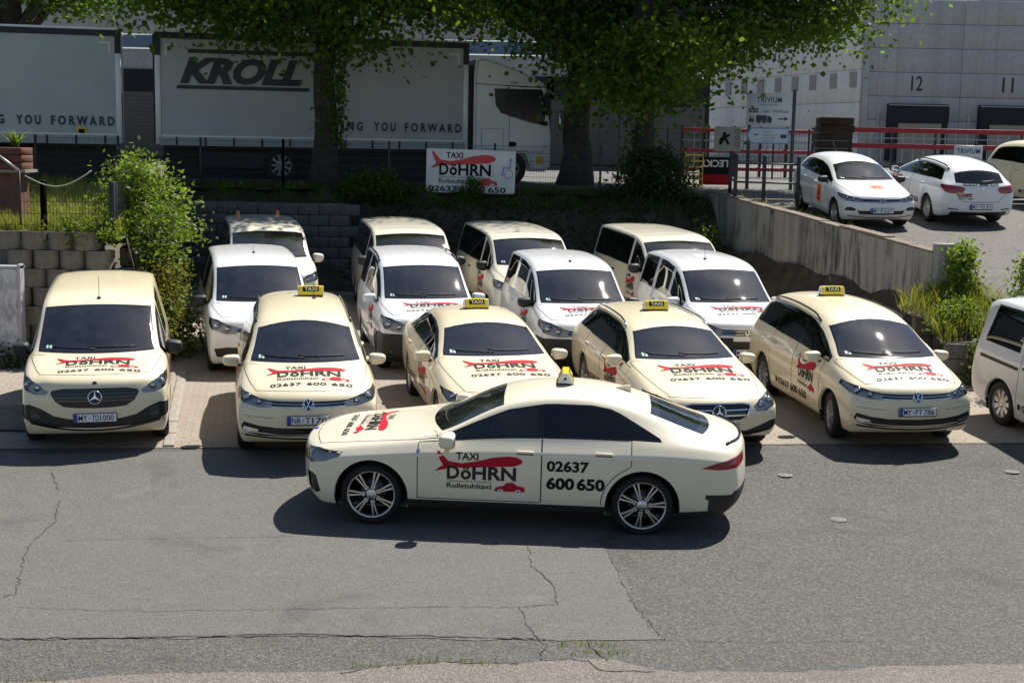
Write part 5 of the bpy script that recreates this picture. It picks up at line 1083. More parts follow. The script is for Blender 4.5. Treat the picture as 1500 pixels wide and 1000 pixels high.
def tree(name, label, base, th, tr, cc, cr, nclump, per, leaf=.145, hang=(), lm=LEAF, seed=1, lean=(0, 0), ivy=None, group=None):
    rnd = np.random.default_rng(seed); root = empty(name, base); tag(root, label, 'tree', group); B = Vector(base)
    k = 9; pts = [Vector((lean[0] * (i / k) ** 2 + .04 * math.sin(i * 1.7 + seed), lean[1] * i / k + .04 * math.cos(i * 2.1), th * i / k - .15)) for i in range(k + 1)]
    rad = [tr * (1.35 if i == 0 else 1.08 if i == 1 else 1 - .42 * i / k) for i in range(k + 1)]
    t = MB().tube(pts, rad, 14); o = t.build('trunk', BARK, root)
    cl = []
    while len(cl) < nclump:
        p = rnd.normal(size=3); p /= np.linalg.norm(p); r = rnd.uniform(.25, 1) ** .45; q = np.array(cc) + p * r * np.array(cr) * (1 + .18 * math.sin(p[0] * 5 + seed) + .12 * math.cos(p[1] * 7 + p[2] * 4))
        if q[2] < cc[2] - cr[2] * .86 or (q[2] > cc[2] - .12 * cr[2] and rnd.random() < .72): continue
        cl.append(q)
    for h in hang:
        for _ in range(4): cl.append(np.array(h) - np.array(base) + rnd.normal(size=3) * np.array([.34, .5, .20]))
    top = pts[-1]
    for i in range(0, len(cl), max(1, len(cl) // 16)):
        e = Vector(cl[i]); s0 = pts[k - 1 - (i % 4)]; m = s0.lerp(e, .5) + Vector((0, 0, .35 + .3 * rnd.random()))
        MB().tube([s0, s0.lerp(m, .5) + Vector((0, 0, .15)), m, e], [tr * .38, tr * .27, tr * .18, tr * .05], 7).build('limb', BARK, root)
    C = np.array(cl); idx = np.repeat(np.arange(len(C)), per); sp = rnd.uniform(.30, .62, len(C))
    off = rnd.normal(size=(len(idx), 3)) * sp[idx][:, None] * np.array([1.15, 1.15, .62]); P = C[idx] + off; P[:, 2] -= .18 * (off[:, 0] ** 2 + off[:, 1] ** 2)
    Nn = np.tile([0, 0, 1.0], (len(P), 1)); cm = leaf_mesh('crown', P, Nn, leaf); link('crown', cm, root, lm)
    if ivy:
        n, z0, z1, side = ivy; z = rnd.uniform(z0, z1, n); a = rnd.normal(side, .9, n); r = tr * 1.0 + np.abs(rnd.normal(0, .14, n)); P = np.stack([np.cos(a) * r + lean[0] * (z / th) ** 2, np.sin(a) * r, z], 1)
        link('ivy', leaf_mesh('ivy', P, np.stack([np.cos(a), np.sin(a), 0 * a], 1), .11), root, LEAFD if n < 0 else LEAF)
    return root
def shrub(name, label, base, size, nclump, per, leaf, lm, seed=1, stems=6, group=None, spread=.22, cat='shrub', zlow=0.05):
    rnd = np.random.default_rng(seed); root = empty(name, base); tag(root, label, cat, group); C = []
    for i in range(nclump):
        a = rnd.uniform(0, 6.28); r = math.sqrt(rnd.random()); z = rnd.uniform(zlow, 1); q = (1 - .55 * z ** 2); C.append((math.cos(a) * r * q * size[0], math.sin(a) * r * q * size[1], z * size[2]))
    C = np.array(C)
    st = MB()
    for i in range(min(stems, nclump)):
        e = Vector(C[np.argsort(-C[:, 2])[i]]); st.tube([(e.x * .15, e.y * .15, -.05), (e.x * .5, e.y * .5, e.z * .5), e], [.02, .014, .005], 5)
    st.build('stems', STEM, root)['kind'] = 'stuff'
    idx = np.repeat(np.arange(nclump), per); P = C[idx] + rnd.normal(size=(len(idx), 3)) * spread; P[:, 2] = np.maximum(P[:, 2], .02)
    link('foliage', leaf_mesh('foliage', P, np.tile([0, 0, 1.0], (len(P), 1)), leaf, .55), root, lm); return root
def scatter(pts_fn, n): return np.array([pts_fn() for _ in range(n)])

# ------------------------------------------------------------------ the setting: yard, paving, ramp, banks
def yedge(x): return 18.25 + .115 * x
sheet('yard_asphalt', np.linspace(-40, 40, 81), np.concatenate([np.linspace(-25, 12, 20), np.linspace(12.5, 24, 30)]), gz, ASPH)
L_edge, R_edge = -9.6, 8.9
poly_sheet('parking_paving', [(-14, yedge(-14)), (L_edge, yedge(L_edge)), (0, yedge(0)), (7.4, yedge(7.4)), (9.6, yedge(9.6)), (9.6, 24), (7.2, 30), (6.0, 36.0), (-12, 36.0), (-14, 30)], PAVE, up=.006)
def P_(*q):
    W = [g2w(*p) for p in q]; out = []; rnd = random.Random(4)
    for a, b in zip(W, W[1:] + W[:1]):
        n = max(1, int((b - a).length / .22)); t = (b - a).normalized()
        for i in range(n): p = a.lerp(b, i / n); e = rnd.uniform(-.035, .035) + .04 * math.sin(p.x * 1.9 + p.y * 2.3); out.append((p.x - t.y * e, p.y + t.x * e))
    return out
poly_sheet('asphalt_patch', P_((-40, 664), (300, 661), (440, 660), (700, 662), (1085, 657), (1010, 700), (880, 790), (925, 880), (975, 938), (700, 934), (400, 931), (-60, 938)), ASPH2, up=.005)
poly_sheet('road_verge', P_((-120, 1000), (120, 992), (420, 985), (560, 976), (640, 970), (760, 973), (890, 968), (960, 984), (1240, 980), (1500, 975), (1640, 980), (1700, 1090), (-160, 1090)), ASPH3, up=.007)
def crack(pts, wd=.014, jit=.03, seed=0):
    rnd = random.Random(seed); W = [g2w(*p) for p in pts]; Q = []
    for a, b in zip(W[:-1], W[1:]):
        n = max(2, int((b - a).length / .06))
        for i in range(n): p = a.lerp(b, i / n); Q.append(p + Vector((rnd.uniform(-jit, jit), rnd.uniform(-jit, jit), 0)))
    Q.append(W[-1]); vs, fs = [], []
    for i, p in enumerate(Q):
        t = (Q[min(i + 1, len(Q) - 1)] - Q[max(i - 1, 0)]).normalized(); s_ = Vector((-t.y, t.x, 0)); h = wd * rnd.uniform(.25, .8)
        for e in (h, -h): v = p + s_ * e; vs.append((v.x, v.y, gz(v.x, v.y) + .011))
        if i: m = len(vs); fs.append((m - 4, m - 2, m - 1, m - 3))
    o = MB().add(vs, fs).build('crack', CRACK); o['kind'] = 'structure'
CRACK = mat('crack_dirt', (.055, .052, .045), .95)
for i, q in enumerate([[(75, 690), (88, 730), (80, 765), (40, 800), (30, 840), (25, 870), (5, 876)], [(0, 936), (180, 934), (420, 931), (640, 932), (800, 937)], [(770, 790), (780, 830), (812, 860), (815, 885), (760, 890), (775, 920), (800, 945)],
     [(30, 890), (200, 896), (420, 893), (640, 889), (760, 890)], [(880, 790), (925, 880), (975, 938)], [(800, 945), (790, 965), (860, 968), (885, 985), (960, 984)], [(860, 940), (880, 960), (890, 968)], [(500, 986), (560, 976), (640, 970), (760, 973)], [(90, 792), (200, 790), (430, 786)], [(975, 938), (1100, 940), (1300, 938)]]): crack(q, [.008, .015, .009, .006, .006, .013, .012, .012, .005, .005][i], .02, i)
for px, py in ((1228, 761), (1150, 696), (1482, 691)):
    c = g2w(px, py); o = MB().lathe([(0, .007), (.085, .0065), (.10, .003)], 20, 'Z').build('valve_cap', mat('cast_iron', (.15, .14, .122), .8, noise=.3, scale=20), None, (c.x, c.y, gz(c.x, c.y) + .004)); tag(o, 'small round valve cover set in the yard asphalt', 'valve cover', 'valve covers in the asphalt')
# drainage channel in the paving, beside the first van
a, b = g2w(247, 655), g2w(268, 545); d = (b - a).normalized(); root = empty('drain_channel', a); root['kind'] = 'structure'
for i in range(8):
    p = a + (b - a) * ((i + .5) / 8); MB().rbox((0, 0, 0), (.14, (b - a).length / 8 - .008, .05), .008).build('channel_stone', KERB, root, (p.x - a.x, p.y - a.y, gz(p.x, p.y) - a.z + .004), math.atan2(-d.x, d.y)).rotation_euler.x = .04
# timber cover at the left of the van
a = g2w(58, 618); root = empty('plank_cover', (a.x - .75, a.y + .25, gz(a.x, a.y))); tag(root, 'weathered ribbed plank cover on the paving beside the ivory van', 'plank cover')
for i in range(12): MB().rbox((0, -.75 + i * .155, .02), (1.9, .135, .035), .008).build('plank', mat('grey_timber', (.16, .145, .12), .9, noise=.4, scale=5), root)
# ramp with the upper car park, rear yard
def wall_x(y): return interp([(10, 9.8), (21.5, 8.75), (25.5, 8.0), (34, 5.45), (36.4, 4.9)], y)
xs = np.linspace(0, 1, 24); ys = np.linspace(11, 36.4, 40); vs = []; fs = []
for j, y in enumerate(ys):
    for i, t in enumerate(xs): x = wall_x(y) + .12 + t * 40; vs.append((x, y, rampz(x, y)))
fs = [(j * 24 + i, j * 24 + i + 1, (j + 1) * 24 + i + 1, (j + 1) * 24 + i) for j in range(39) for i in range(23)]
MB().add(vs, fs, True).build('ramp', ASPHR)['kind'] = 'structure'
sheet('rear_yard', np.concatenate([np.linspace(-300, -50, 6), np.linspace(-45, 45, 31), np.linspace(50, 300, 6)]), np.concatenate([np.linspace(36.35, 46, 8), np.linspace(50, 130, 9), [250, 600]]), lambda x, y: interp([(36, 2.86), (40, 3.0), (80, 3.2), (600, 3.2)], y), asphalt('asphalt_rear', (.10, .097, .09), (.14, .136, .127), 2))
def bankz(x, y): return interp([(33.4, .50), (34.6, 1.3), (35.6, 2.5), (36.5, 2.9), (37, 2.86)], y + .12 * math.sin(x * 2.3) + .1 * math.sin(x * 5.1 + 1)) + .06 * math.sin(x * 7 + y * 5)
sheet('soil_bank', np.linspace(-9.2, 5.5, 60), np.linspace(33.2, 36.9, 22), bankz, SOIL)
def terz(x, y): return interp([(23.2, 2.42), (26, 2.55), (36.5, 2.9), (60, 3)], y) + .05 * math.sin(x * 3 + y * 2)
def ter_edge(y): return -6.62 - .21 * (y - 23.75)
vs = [(ter_edge(y) - t, y, terz(ter_edge(y) - t, y)) for y in np.linspace(23.75, 36.5, 30) for t in np.linspace(0, 24, 30)]
MB().add(vs, [(j * 30 + i, j * 30 + i + 1, (j + 1) * 30 + i + 1, (j + 1) * 30 + i) for j in range(29) for i in range(29)], True).build('grass_terrace', GRASSG)['kind'] = 'structure'
vs = [(ter_edge(y) + .55 * t + .05 * math.sin(y * 4), y, terz(ter_edge(y), y) * (1 - t) + .3 * t) for y in np.linspace(23.75, 36.5, 30) for t in np.linspace(0, 1, 8)]
MB().add(vs, [(j * 8 + i, j * 8 + i + 1, (j + 1) * 8 + i + 1, (j + 1) * 8 + i) for j in range(29) for i in range(7)], True).build('terrace_flank', SOIL)['kind'] = 'structure'
# ------------------------------------------------------------------ walls
# stacked planter rings at the left
root = empty('planter_ring_wall', (-7.5, 23.5, gz(-7.5, 23.5))); tag(root, 'stepped wall of stacked concrete planter rings below the grass terrace', 'ring wall')
ringm = MB(); seg = []
pr = smooth_closed([(-.21, .0), (-.20, -.14), (-.12, -.215), (0, -.235), (.12, -.215), (.20, -.14), (.21, .0), (.19, .18), (-.19, .18)], 3); n = len(pr)
inn = [(x * .72, y * .72 - .0) for x, y in pr]
vs = [(x, y, 0) for x, y in pr] + [(x, y, .305) for x, y in pr] + [(x, y, .305) for x, y in inn] + [(x, y, .2) for x, y in inn]
ringm.add(vs, [(i, (i + 1) % n, n + (i + 1) % n, n + i) for i in range(n)], True).add(vs, [(n + i, n + (i + 1) % n, 2 * n + (i + 1) % n, 2 * n + i) for i in range(n)] + [(2 * n + i, 2 * n + (i + 1) % n, 3 * n + (i + 1) % n, 3 * n + i) for i in range(n)] + [tuple(range(3 * n, 4 * n))])
RM = ringm.mesh('planter_ring')
for r in range(7):
    cnt = [6, 6, 6, 5, 5, 4, 4][r]
    for c in range(cnt):
        x = -1.05 + c * .435 + (.2 if r % 2 else 0); 
        o = link('planter_ring', RM, root, BLOCK, (x + random.uniform(-.012, .012), .06 * r - .05 + random.uniform(-.02, .02), .312 * r), random.uniform(-.05, .05))
fill = MB().box((-.42, .42, 1.0), (1.7, .5, 2.05)).build('wall_backing', BLOCKD, root)
# return of rings along the van side
root2 = empty('ring_wall_return', (-6.35, 24.0, gz(-6.4, 24))); tag(root2, 'return of concrete planter rings half hidden behind the leafy shrub', 'ring wall')
for r in range(6):
    for c in range(4): link('planter_ring', RM, root2, BLOCK, (-.06 * r - c * .09, .22 + c * .43 + (.2 if r % 2 else 0), .312 * r), R(90) + random.uniform(-.05, .05))
# grey block wall at the back of the parking
root = empty('block_wall', (-6.8, 34.3, .5)); tag(root, 'grey split block retaining wall behind the vans, under the grass verge', 'block wall')
BM = MB().rbox((0, 0, .13), (.49, .25, .255), .02, seg=1).mesh('block')
for r in range(8):
    for c in range(11): link('block', BM, root, BLOCKD, (-2.5 + c * .5 + (.25 if r % 2 else 0) + random.uniform(-.006, .006), .03 * r + random.uniform(-.02, .02), .262 * r))
MB().box((0, .45, 1.05), (5.4, .5, 2.1)).build('wall_backing', BLOCKD, root)
# cast concrete retaining wall beside the ramp
def slab_wall(name, label, pts, thick, mt, zb=.2, cap=None):
    root = empty(name, (pts[0][0], pts[0][1], 0)); tag(root, label, 'retaining wall'); o0 = Vector((pts[0][0], pts[0][1], 0)); vs = []; n = len(pts)
    for i, (x, y, z) in enumerate(pts):
        a, b = pts[max(i - 1, 0)], pts[min(i + 1, n - 1)]; t = Vector((b[0] - a[0], b[1] - a[1], 0)).normalized(); s_ = Vector((-t.y, t.x, 0)) * thick
        for q, h in ((0, zb), (0, z), (1, z), (1, zb)): p = Vector((x, y, 0)) - o0 + s_ * q; vs.append((p.x, p.y, h))
    fs = [(i * 4 + k, i * 4 + (k + 1) % 4, (i + 1) * 4 + (k + 1) % 4, (i + 1) * 4 + k) for i in range(n - 1) for k in range(4)] + [(0, 1, 2, 3), tuple(range(4 * n - 1, 4 * n - 5, -1))]
    MB().add(vs, fs).build('wall_slab', mt, root)
    if cap:
        b = MB()
        for i in range(n - 1):
            A, B_ = Vector(pts[i]), Vector(pts[i + 1]); m = 5
            for k in range(m):
                p, q = A.lerp(B_, k / m), A.lerp(B_, (k + 1) / m); t = (q - p).normalized(); s_ = Vector((-t.y, t.x, 0)) * thick; e = Vector((0, 0, .02 + .05 * random.random())); g = t * .008
                w0, w1 = [p + g - s_ * .06 - o0, q - g - s_ * .06 - o0, q - g + s_ * 1.06 - o0, p + g + s_ * 1.06 - o0], None
                b = MB(); lo = [Vector((u.x, u.y, u.z + .003)) for u in w0]; hi = [u + e for u in lo]
                b.add(lo + hi, [(0, 3, 2, 1), (4, 5, 6, 7), (0, 1, 5, 4), (1, 2, 6, 5), (2, 3, 7, 6), (3, 0, 4, 7)]).build('coping_piece', cap, root)
    return root
far, near = ray_to(1076, 292, 34.0), ray_to(1366, 371, 25.5)
mid = far.lerp(near, .5)
cw = slab_wall('concrete_wall', 'tall streaked concrete retaining wall between the vans and the ramp', [tuple(near), tuple(mid), tuple(far), (far.x - .35, 36.6, far.z + .08)], -.24, CONC, .2, concrete('coping_concrete', (.24, .19, .15), .5, 3))
MB().rbox((.22, -.10, near.z / 2 + .1), (.42, .34, near.z + .18), .015, seg=1).build('end_pier', concrete('pier_concrete', (.30, .30, .265), .5, 1.5, (.06, .065, .05), .6, 1), cw)
def low_wall(name, label, pa, pb, Y, py, th=.22):
    A, B_ = ray_to(pa, py, Y), ray_to(pb, py, Y); z0 = gz(A.x, Y) - .1; root = empty(name, (A.x, Y, z0)); tag(root, label, 'retaining wall'); n = max(2, round((B_.x - A.x) / .33)); w_ = (B_.x - A.x) / n; h = A.z - z0; m = 3
    for i in range(n):
        for k in range(m): MB().rbox(((i + .5) * w_, random.uniform(-.012, .012), (k + .5) * h / m), (w_ - .008, th, h / m - .006), .012, seg=1).build('block', BLOCKD, root)
low_wall('low_step_wall', 'low dark block wall below the grassy clump, beside the climber', 1384, 1452, 23.2, 502)
low_wall('low_upper_wall', 'short dark block wall butting against the end of the streaked concrete wall', 1338, 1392, 24.6, 462)
# old white plastered wall piece at the far left
root = empty('plaster_wall', (-8.6, 23.0, gz(-8.6, 23))); tag(root, 'peeling white plastered wall piece with a steel edge post', 'wall')
MB().box((-.30, 0, .80), (1.5, .18, 1.62)).build('wall_slab', concrete('old_plaster', (.66, .66, .68), .85, 1.0, (.10, .10, .11), 2.2, 1), root)
MB().box((.475, -.02, .84), (.05, .2, 1.70)).build('edge_post', mat('grey_paint', (.42, .43, .45), .5), root); MB().box((-.28, 0, 1.64), (1.56, .22, .04)).build('wall_cap', MATS['grey_paint'], root)

# ------------------------------------------------------------------ fences
FEN = mat('anthracite_metal', (.022, .025, .028), .5); GALV = mat('galvanised', (.35, .36, .37), .45, .6)
def mesh_fence(name, label, pts, h, mt=FEN, post=.06, dx=.06, dz=.2, wire=.006, every=2.5):
    root = empty(name, pts[0]); tag(root, label, 'fence'); O = Vector(pts[0])
    for A, B_ in zip(pts[:-1], pts[1:]):
        A, B_ = Vector(A) - O, Vector(B_) - O; L = (B_ - A).length; n = max(1, round(L / every)); rz = math.atan2(B_.y - A.y, B_.x - A.x)
        for i in range(n + 1):
            p = A.lerp(B_, i / n); MB().rbox((0, 0, h / 2), (post, post, h + .1), .006, seg=1).build('post', mt, root, p, rz)
        for i in range(n):
            p, q = A.lerp(B_, i / n), A.lerp(B_, (i + 1) / n); b = MB(); ln = (q - p).length; t = (q - p).normalized()
            for k in range(1, int(ln / dx)): c = p + t * (k * dx); b.box((c.x, c.y - .0, c.z + h / 2), (wire, wire, h - .06), rz)
            for k in range(int(h / dz) + 1): c = (p + q) / 2; b.box((c.x, c.y, c.z + min(.05 + k * dz, h - .02)), (ln - post, wire * 1.6, wire * 1.6), rz)
            b.build('wire_panel', mt, root)['kind'] = 'stuff'
    return root
mesh_fence('yard_fence', 'dark wire mesh fence along the verge in front of the lorry', [(-12.4, 36.45, 2.86), (-6, 36.45, 2.86), (2.2, 36.45, 2.86)], 1.25)
mesh_fence('terrace_fence', 'wire mesh fence with square posts on the grass terrace', [(-8.9, 23.9, 2.4), (-8.02, 23.9, 2.42), (-6.85, 23.9, 2.42)], .95, every=1.2, post=.09, dx=.055)
mesh_fence('terrace_fence_return', 'wire mesh fence panel running back from the terrace corner post', [(-6.83, 24.02, 2.42), (-7.0, 25.4, 2.5)], .95, every=1.4, post=.06, dx=.055)
root = empty('post_rail', (5.35, 34.2, 2.85)); tag(root, 'dark post and rail guard at the top of the ramp wall', 'railing')
for x, y, z in ((0, 0, 0), (.62, -.4, -.03), (1.36, -.8, -.04), (.1, 1.5, .05)): MB().rbox((x, y, .58), (.08, .08, 1.2), .006, seg=1).build('post', FEN, root, (0, 0, z))
for z in (.95, .5): MB().tube([(.1, 1.5, z + .05), (0, 0, z), (.62, -.4, z), (1.36, -.8, z)], .025, 6).build('rail', FEN, root)

# ------------------------------------------------------------------ firm's board on the fence
c = ray_to(689, 251.5, 36.3); root = empty('firm_board', (c.x, 36.36, c.z - .56)); root.rotation_euler = (0, R(.8), 0); tag(root, 'white firm board with red aeroplane and phone number on the mesh fence', 'sign')
MB().rbox((0, 0, .56), (2.30, .03, 1.12), .01).build('board', mat('board_white', (.70, .70, .68), .5, noise=.12, scale=3), root)
M4 = Matrix(((1, 0, 0, 0), (0, 0, -1, -.018), (0, 1, 0, 0), (0, 0, 0, 1)))
for n_, m_, p_ in logo_parts():
    q = ([(x * 1.72 - 1.02, y * 1.45 + .18) for x, y in p_[0]], p_[1]); link(n_, flat_mesh(q, Matrix.Translation((0, -.002 * ['red', 'dark', 'light'].index(m_), 0)) @ M4), root, {'red': REDBR, 'dark': BLKV, 'light': PAPER}[m_])
for tx, xx, ww in (('02637', -1.08, .74), ('/', -.28, .10), ('600', -.06, .44), ('650', .46, .46)): link('phone_number', flat_mesh(fit_text(tx, xx, .04, ww, .14, .022), M4), root, BLKV)
wc = merge2d(disc2d(.98, .52, .12, 18, .098), disc2d(1.02, .88, .045), poly2d([(1.0, .83), (1.04, .83), (1.03, .66), (.86, .66), (.84, .46), (.80, .46), (.82, .70), (.99, .70)])); link('wheelchair_mark', flat_mesh(wc, M4), root, mat('pale_blue_print', (.25, .32, .45), .5))

# ------------------------------------------------------------------ lorry and trailer
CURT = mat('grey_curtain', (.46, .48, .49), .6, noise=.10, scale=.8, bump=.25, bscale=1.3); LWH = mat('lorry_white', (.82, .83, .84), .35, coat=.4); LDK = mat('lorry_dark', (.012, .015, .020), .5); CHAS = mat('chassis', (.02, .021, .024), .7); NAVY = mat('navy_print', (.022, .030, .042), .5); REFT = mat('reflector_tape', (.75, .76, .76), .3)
def box_body(name, label, org, L, rz, right_hook=True, logo=True, wheels=(), grp=None):
    root = empty(name, org, rz); tag(root, label, 'trailer' if 'trailer' in name else 'lorry', grp); h0, h1, D = 1.02, 4.0, 2.5
    MB().box((L / 2, D / 2, (h0 + h1) / 2), (L - .04, D - .04, h1 - h0 - .04)).build('load_body', LDK, root)
    n = 40; m = 10; vs = []; nx = 60                                       # the tarpaulin, slightly slack
    for j in range(m + 1):
        for i in range(nx + 1):
            x = .16 + (L - .32) * i / nx; z = h0 + .20 + (h1 - .16 - h0 - .20) * j / m; vs.append((x, -.012 - .008 * math.sin(i * .9) * math.sin(j / m * math.pi) - .006 * math.sin(i * .37 + j), z))
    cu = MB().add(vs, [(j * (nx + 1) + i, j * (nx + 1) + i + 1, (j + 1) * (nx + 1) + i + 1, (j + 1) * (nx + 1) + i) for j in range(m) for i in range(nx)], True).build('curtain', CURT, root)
    MB().box((L / 2, -.02, h1 - .075), (L, .05, .15)).build('top_rail', LDK, root); MB().box((L / 2, D / 2, h1 + .03), (L, D + .02, .06)).build('roof', LWH, root)
    for x in (.08, L - .08): MB().rbox((x, -.015, (h0 + h1) / 2 - .3), (.15, .06, h1 - h0 - .6), .015, seg=1).build('corner_post', LWH, root); MB().box((x, -.018, h1 - .36), (.16, .06, .5)).build('post_head', LDK, root)
    MB().box((L / 2, -.035, h0 + .10), (L - .2, .07, .24)).build('side_board', mat('lorry_grey', (.36, .38, .40), .5), root); MB().box((L / 2, -.075, h0 + .235), (L - .3, .006, .05)).build('reflector_strip', REFT, root)
    k = int(L / .72)
    for i in range(k): MB().rbox((.55 + i * (L - 1.0) / (k - 1), -.08, h0 + .10), (.05, .03, .22), .008, seg=1).build('strap', CHAS, root)
    for x0, sx in ((.28, 1), (L - .28, -1)):
        MB().box((x0 + sx * .14, -.032, h1 - .33), (.28, .006, .045)).build('corner_mark', REFT, root); MB().box((x0 + sx * .02, -.034, h1 - .48), (.045, .006, .26)).build('corner_mark', REFT, root)
    M4 = Matrix(((1, 0, 0, 0), (0, 0, -1, -.034), (0, 1, 0, 0), (0, 0, 0, 1)))
    if logo:
        w_ = 3.9; x0 = .56; z0 = 2.52; sl = .32
        def bar(xa, xb, za, zb_): return poly2d([(xa + za * sl, za), (xb + za * sl, za), (xb + zb_ * sl, zb_), (xa + zb_ * sl, zb_)])
        kk = merge2d(bar(0, w_ - .35, 0, .10), bar(0, w_ - .42, .95, 1.06), fit_text('KROLL', .10, .19, w_ - .62, .66, .055, .32), poly2d([(w_ - .22, .16), (w_ - .02, .30), (w_ + .06, .55), (w_ - .02, .78), (w_ - .18, .98), (w_ - .12, .5)]))
        link('logo_lettering', flat_mesh(([(x + x0, z + z0) for x, z in kk[0]], kk[1]), M4), root, NAVY)
    for tx, xx, ww in (('MOVING', -4.35, 1.35), ('YOU', -2.70, .62), ('FORWARD', -1.82, 1.62)): link('slogan_lettering', flat_mesh(fit_text(tx, L + xx, 1.50, ww, .235, .035, 0, 1.55), M4), root, NAVY)
    MB().box((L / 2, .9, h0 - .16), (L - .4, .12, .25)).box((L / 2, 1.6, h0 - .16), (L - .4, .12, .25)).build('chassis_beam', CHAS, root)
    MB().box((L / 2, .75, .53), (L - .4, .05, .90)).build('chassis_shade_panel', CHAS, root); MB().box((L * .25, .12, .62), (1.9, .05, .42)).build('side_guard', CHAS, root)  # full-length dark panel added to stand for chassis and shade underneath
    for x in wheels:
        for y in (.22, 2.28):
            d_, t_, r_ = wheel_meshes(.50, .36, .30, 'cap'); wo = link('wheel', d_, root, CHAS, (x, y, .50), math.pi if y < 1 else 0); link('tyre', t_, wo, RUBBER); link('rim', r_, wo, mat('lorry_rim', (.30, .30, .31), .5, .5))
        MB().rbox((x, .28, 1.0 - .02), (1.25, .5, .05), .02, seg=1).build('mudguard', CHAS, root)
    return root
zt = 2.93; YAW_T = R(14); LT = 8.62; tl = ray_to(229, 260, 38.2)
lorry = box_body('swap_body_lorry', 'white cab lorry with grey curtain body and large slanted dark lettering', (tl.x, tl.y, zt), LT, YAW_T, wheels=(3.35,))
L2 = 8.4; tl2 = Vector((tl.x, tl.y, 0)) - Vector((math.cos(YAW_T), math.sin(YAW_T), 0)) * (L2 + .86)
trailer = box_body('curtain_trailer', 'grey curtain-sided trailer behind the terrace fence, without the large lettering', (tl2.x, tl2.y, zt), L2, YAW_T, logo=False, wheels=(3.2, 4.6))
MB().box((-.02, 1.25, 2.5), (.05, 2.4, 2.9)).build('rear_doors', LDK, lorry)
yp = MB().box((7.35, -.045, 1.28), (.26, .01, .34)).build('hazard_plate', mat('hazard_yellow', (.75, .55, .02), .5), trailer); MB().box((7.35, -.053, 1.30), (.16, .006, .18)).build('hazard_mark', BLKV, yp)
# cab, drawn in side view; forwards is +x
cab = MB(); x0 = LT + .18; prof = [(0, .95), (0, 3.12), (.05, 3.55), (.25, 3.62), (.95, 3.42), (1.75, 3.12), (2.06, 2.92), (2.14, 2.75), (2.22, 2.0), (2.28, 1.4), (2.28, .55), (2.10, .42), (1.75, .42), (1.55, .95)]
bm = bmesh.new(); f = bm.faces.new([bm.verts.new((x0 + x, 0, z)) for x, z in prof]); r = bmesh.ops.extrude_face_region(bm, geom=[f]); bmesh.ops.translate(bm, vec=(0, 2.48, 0), verts=[v for v in r['geom'] if isinstance(v, bmesh.types.BMVert)])
bmesh.ops.bevel(bm, geom=[e for e in bm.edges if abs(e.verts[0].co.y - e.verts[1].co.y) < .01], offset=.07, segments=3, affect='EDGES'); bmesh.ops.recalc_face_normals(bm, faces=bm.faces)
for f in bm.faces: f.smooth = False
me = bpy.data.meshes.new('cab'); bm.to_mesh(me); bm.free(); cabo = link('cab', me, lorry, LWH)
def side_patch(nm, pts, m, y=-.004, par=None): me = flat_mesh(poly2d([(x0 + a, b) for a, b in pts]), Matrix(((1, 0, 0, 0), (0, 0, -1, y), (0, 1, 0, 0), (0, 0, 0, 1)))); return link(nm, me, par or lorry, m)
win = side_patch('side_window', [(.62, 2.72), (.66, 2.30), (.80, 2.12), (1.05, 2.02), (1.62, 1.86), (2.02, 1.80), (2.06, 2.05), (1.98, 2.62), (1.94, 2.72)], mat('lorry_glass', (.02, .024, .028), .22, spec=.6), -.008)
side_patch('window_border', [(.58, 2.76), (.62, 2.28), (.78, 2.08), (1.05, 1.98), (1.62, 1.82), (2.05, 1.75), (2.10, 2.05), (2.02, 2.66), (1.97, 2.76)], GLOSSBLK)
side_patch('window_divider', [(.99, 2.72), (1.03, 2.72), (1.05, 2.02), (1.01, 2.04)], GLOSSBLK, -.012)
side_patch('roof_line', [(0.02, 2.86), (2.0, 2.80), (2.0, 2.83), (.02, 2.89)], GLOSSBLK, -.005)
side_patch('door_handle', [(1.02, 1.26), (1.20, 1.27), (1.27, 1.20), (1.20, 1.12), (1.02, 1.12)], BLKV, -.006)
MB().tube([(x0 + a, -.006, b) for a, b in [(1.03, 2.0), (1.03, .98), (2.0, .98), (2.16, 1.2)]], .008, 4).build('door_gap', GAP_SHADOW, lorry); MB().tube([(x0 + a, -.006, b) for a, b in [(.22, 1.05), (.22, 1.62), (.86, 1.62), (.86, 1.05), (.22, 1.05)]], .006, 4).build('locker_gap', GAP_SHADOW, lorry)
MB().rbox((x0 + 2.05, -.16, 1.80), (.12, .26, .12), .04).build('wing_mirror', BLACKP, lorry); MB().rbox((x0 + 2.10, -.14, 2.35), (.14, .24, .62), .05).build('main_mirror', BLACKP, lorry)
MB().rbox((x0 - .08, 1.25, 2.2), (.14, 2.2, 2.4), .05).build('air_deflector', BLACKP, lorry)
d_, t_, r_ = wheel_meshes(.50, .34, .30, 'cap')
for y in (.14, 2.34): wo = link('wheel', d_, lorry, CHAS, (x0 + 1.05, y, .50), math.pi if y < 1 else 0); link('tyre', t_, wo, RUBBER); link('rim', r_, wo, MATS['lorry_rim'])
MB().rbox((x0 + .22, .25, .75), (.42, .4, .45), .06).build('step_box', LWH, lorry); MB().box((x0 + 1.95, -.004, .74), (.20, .008, .22)).build('side_sticker', MATS['hazard_yellow'], lorry)

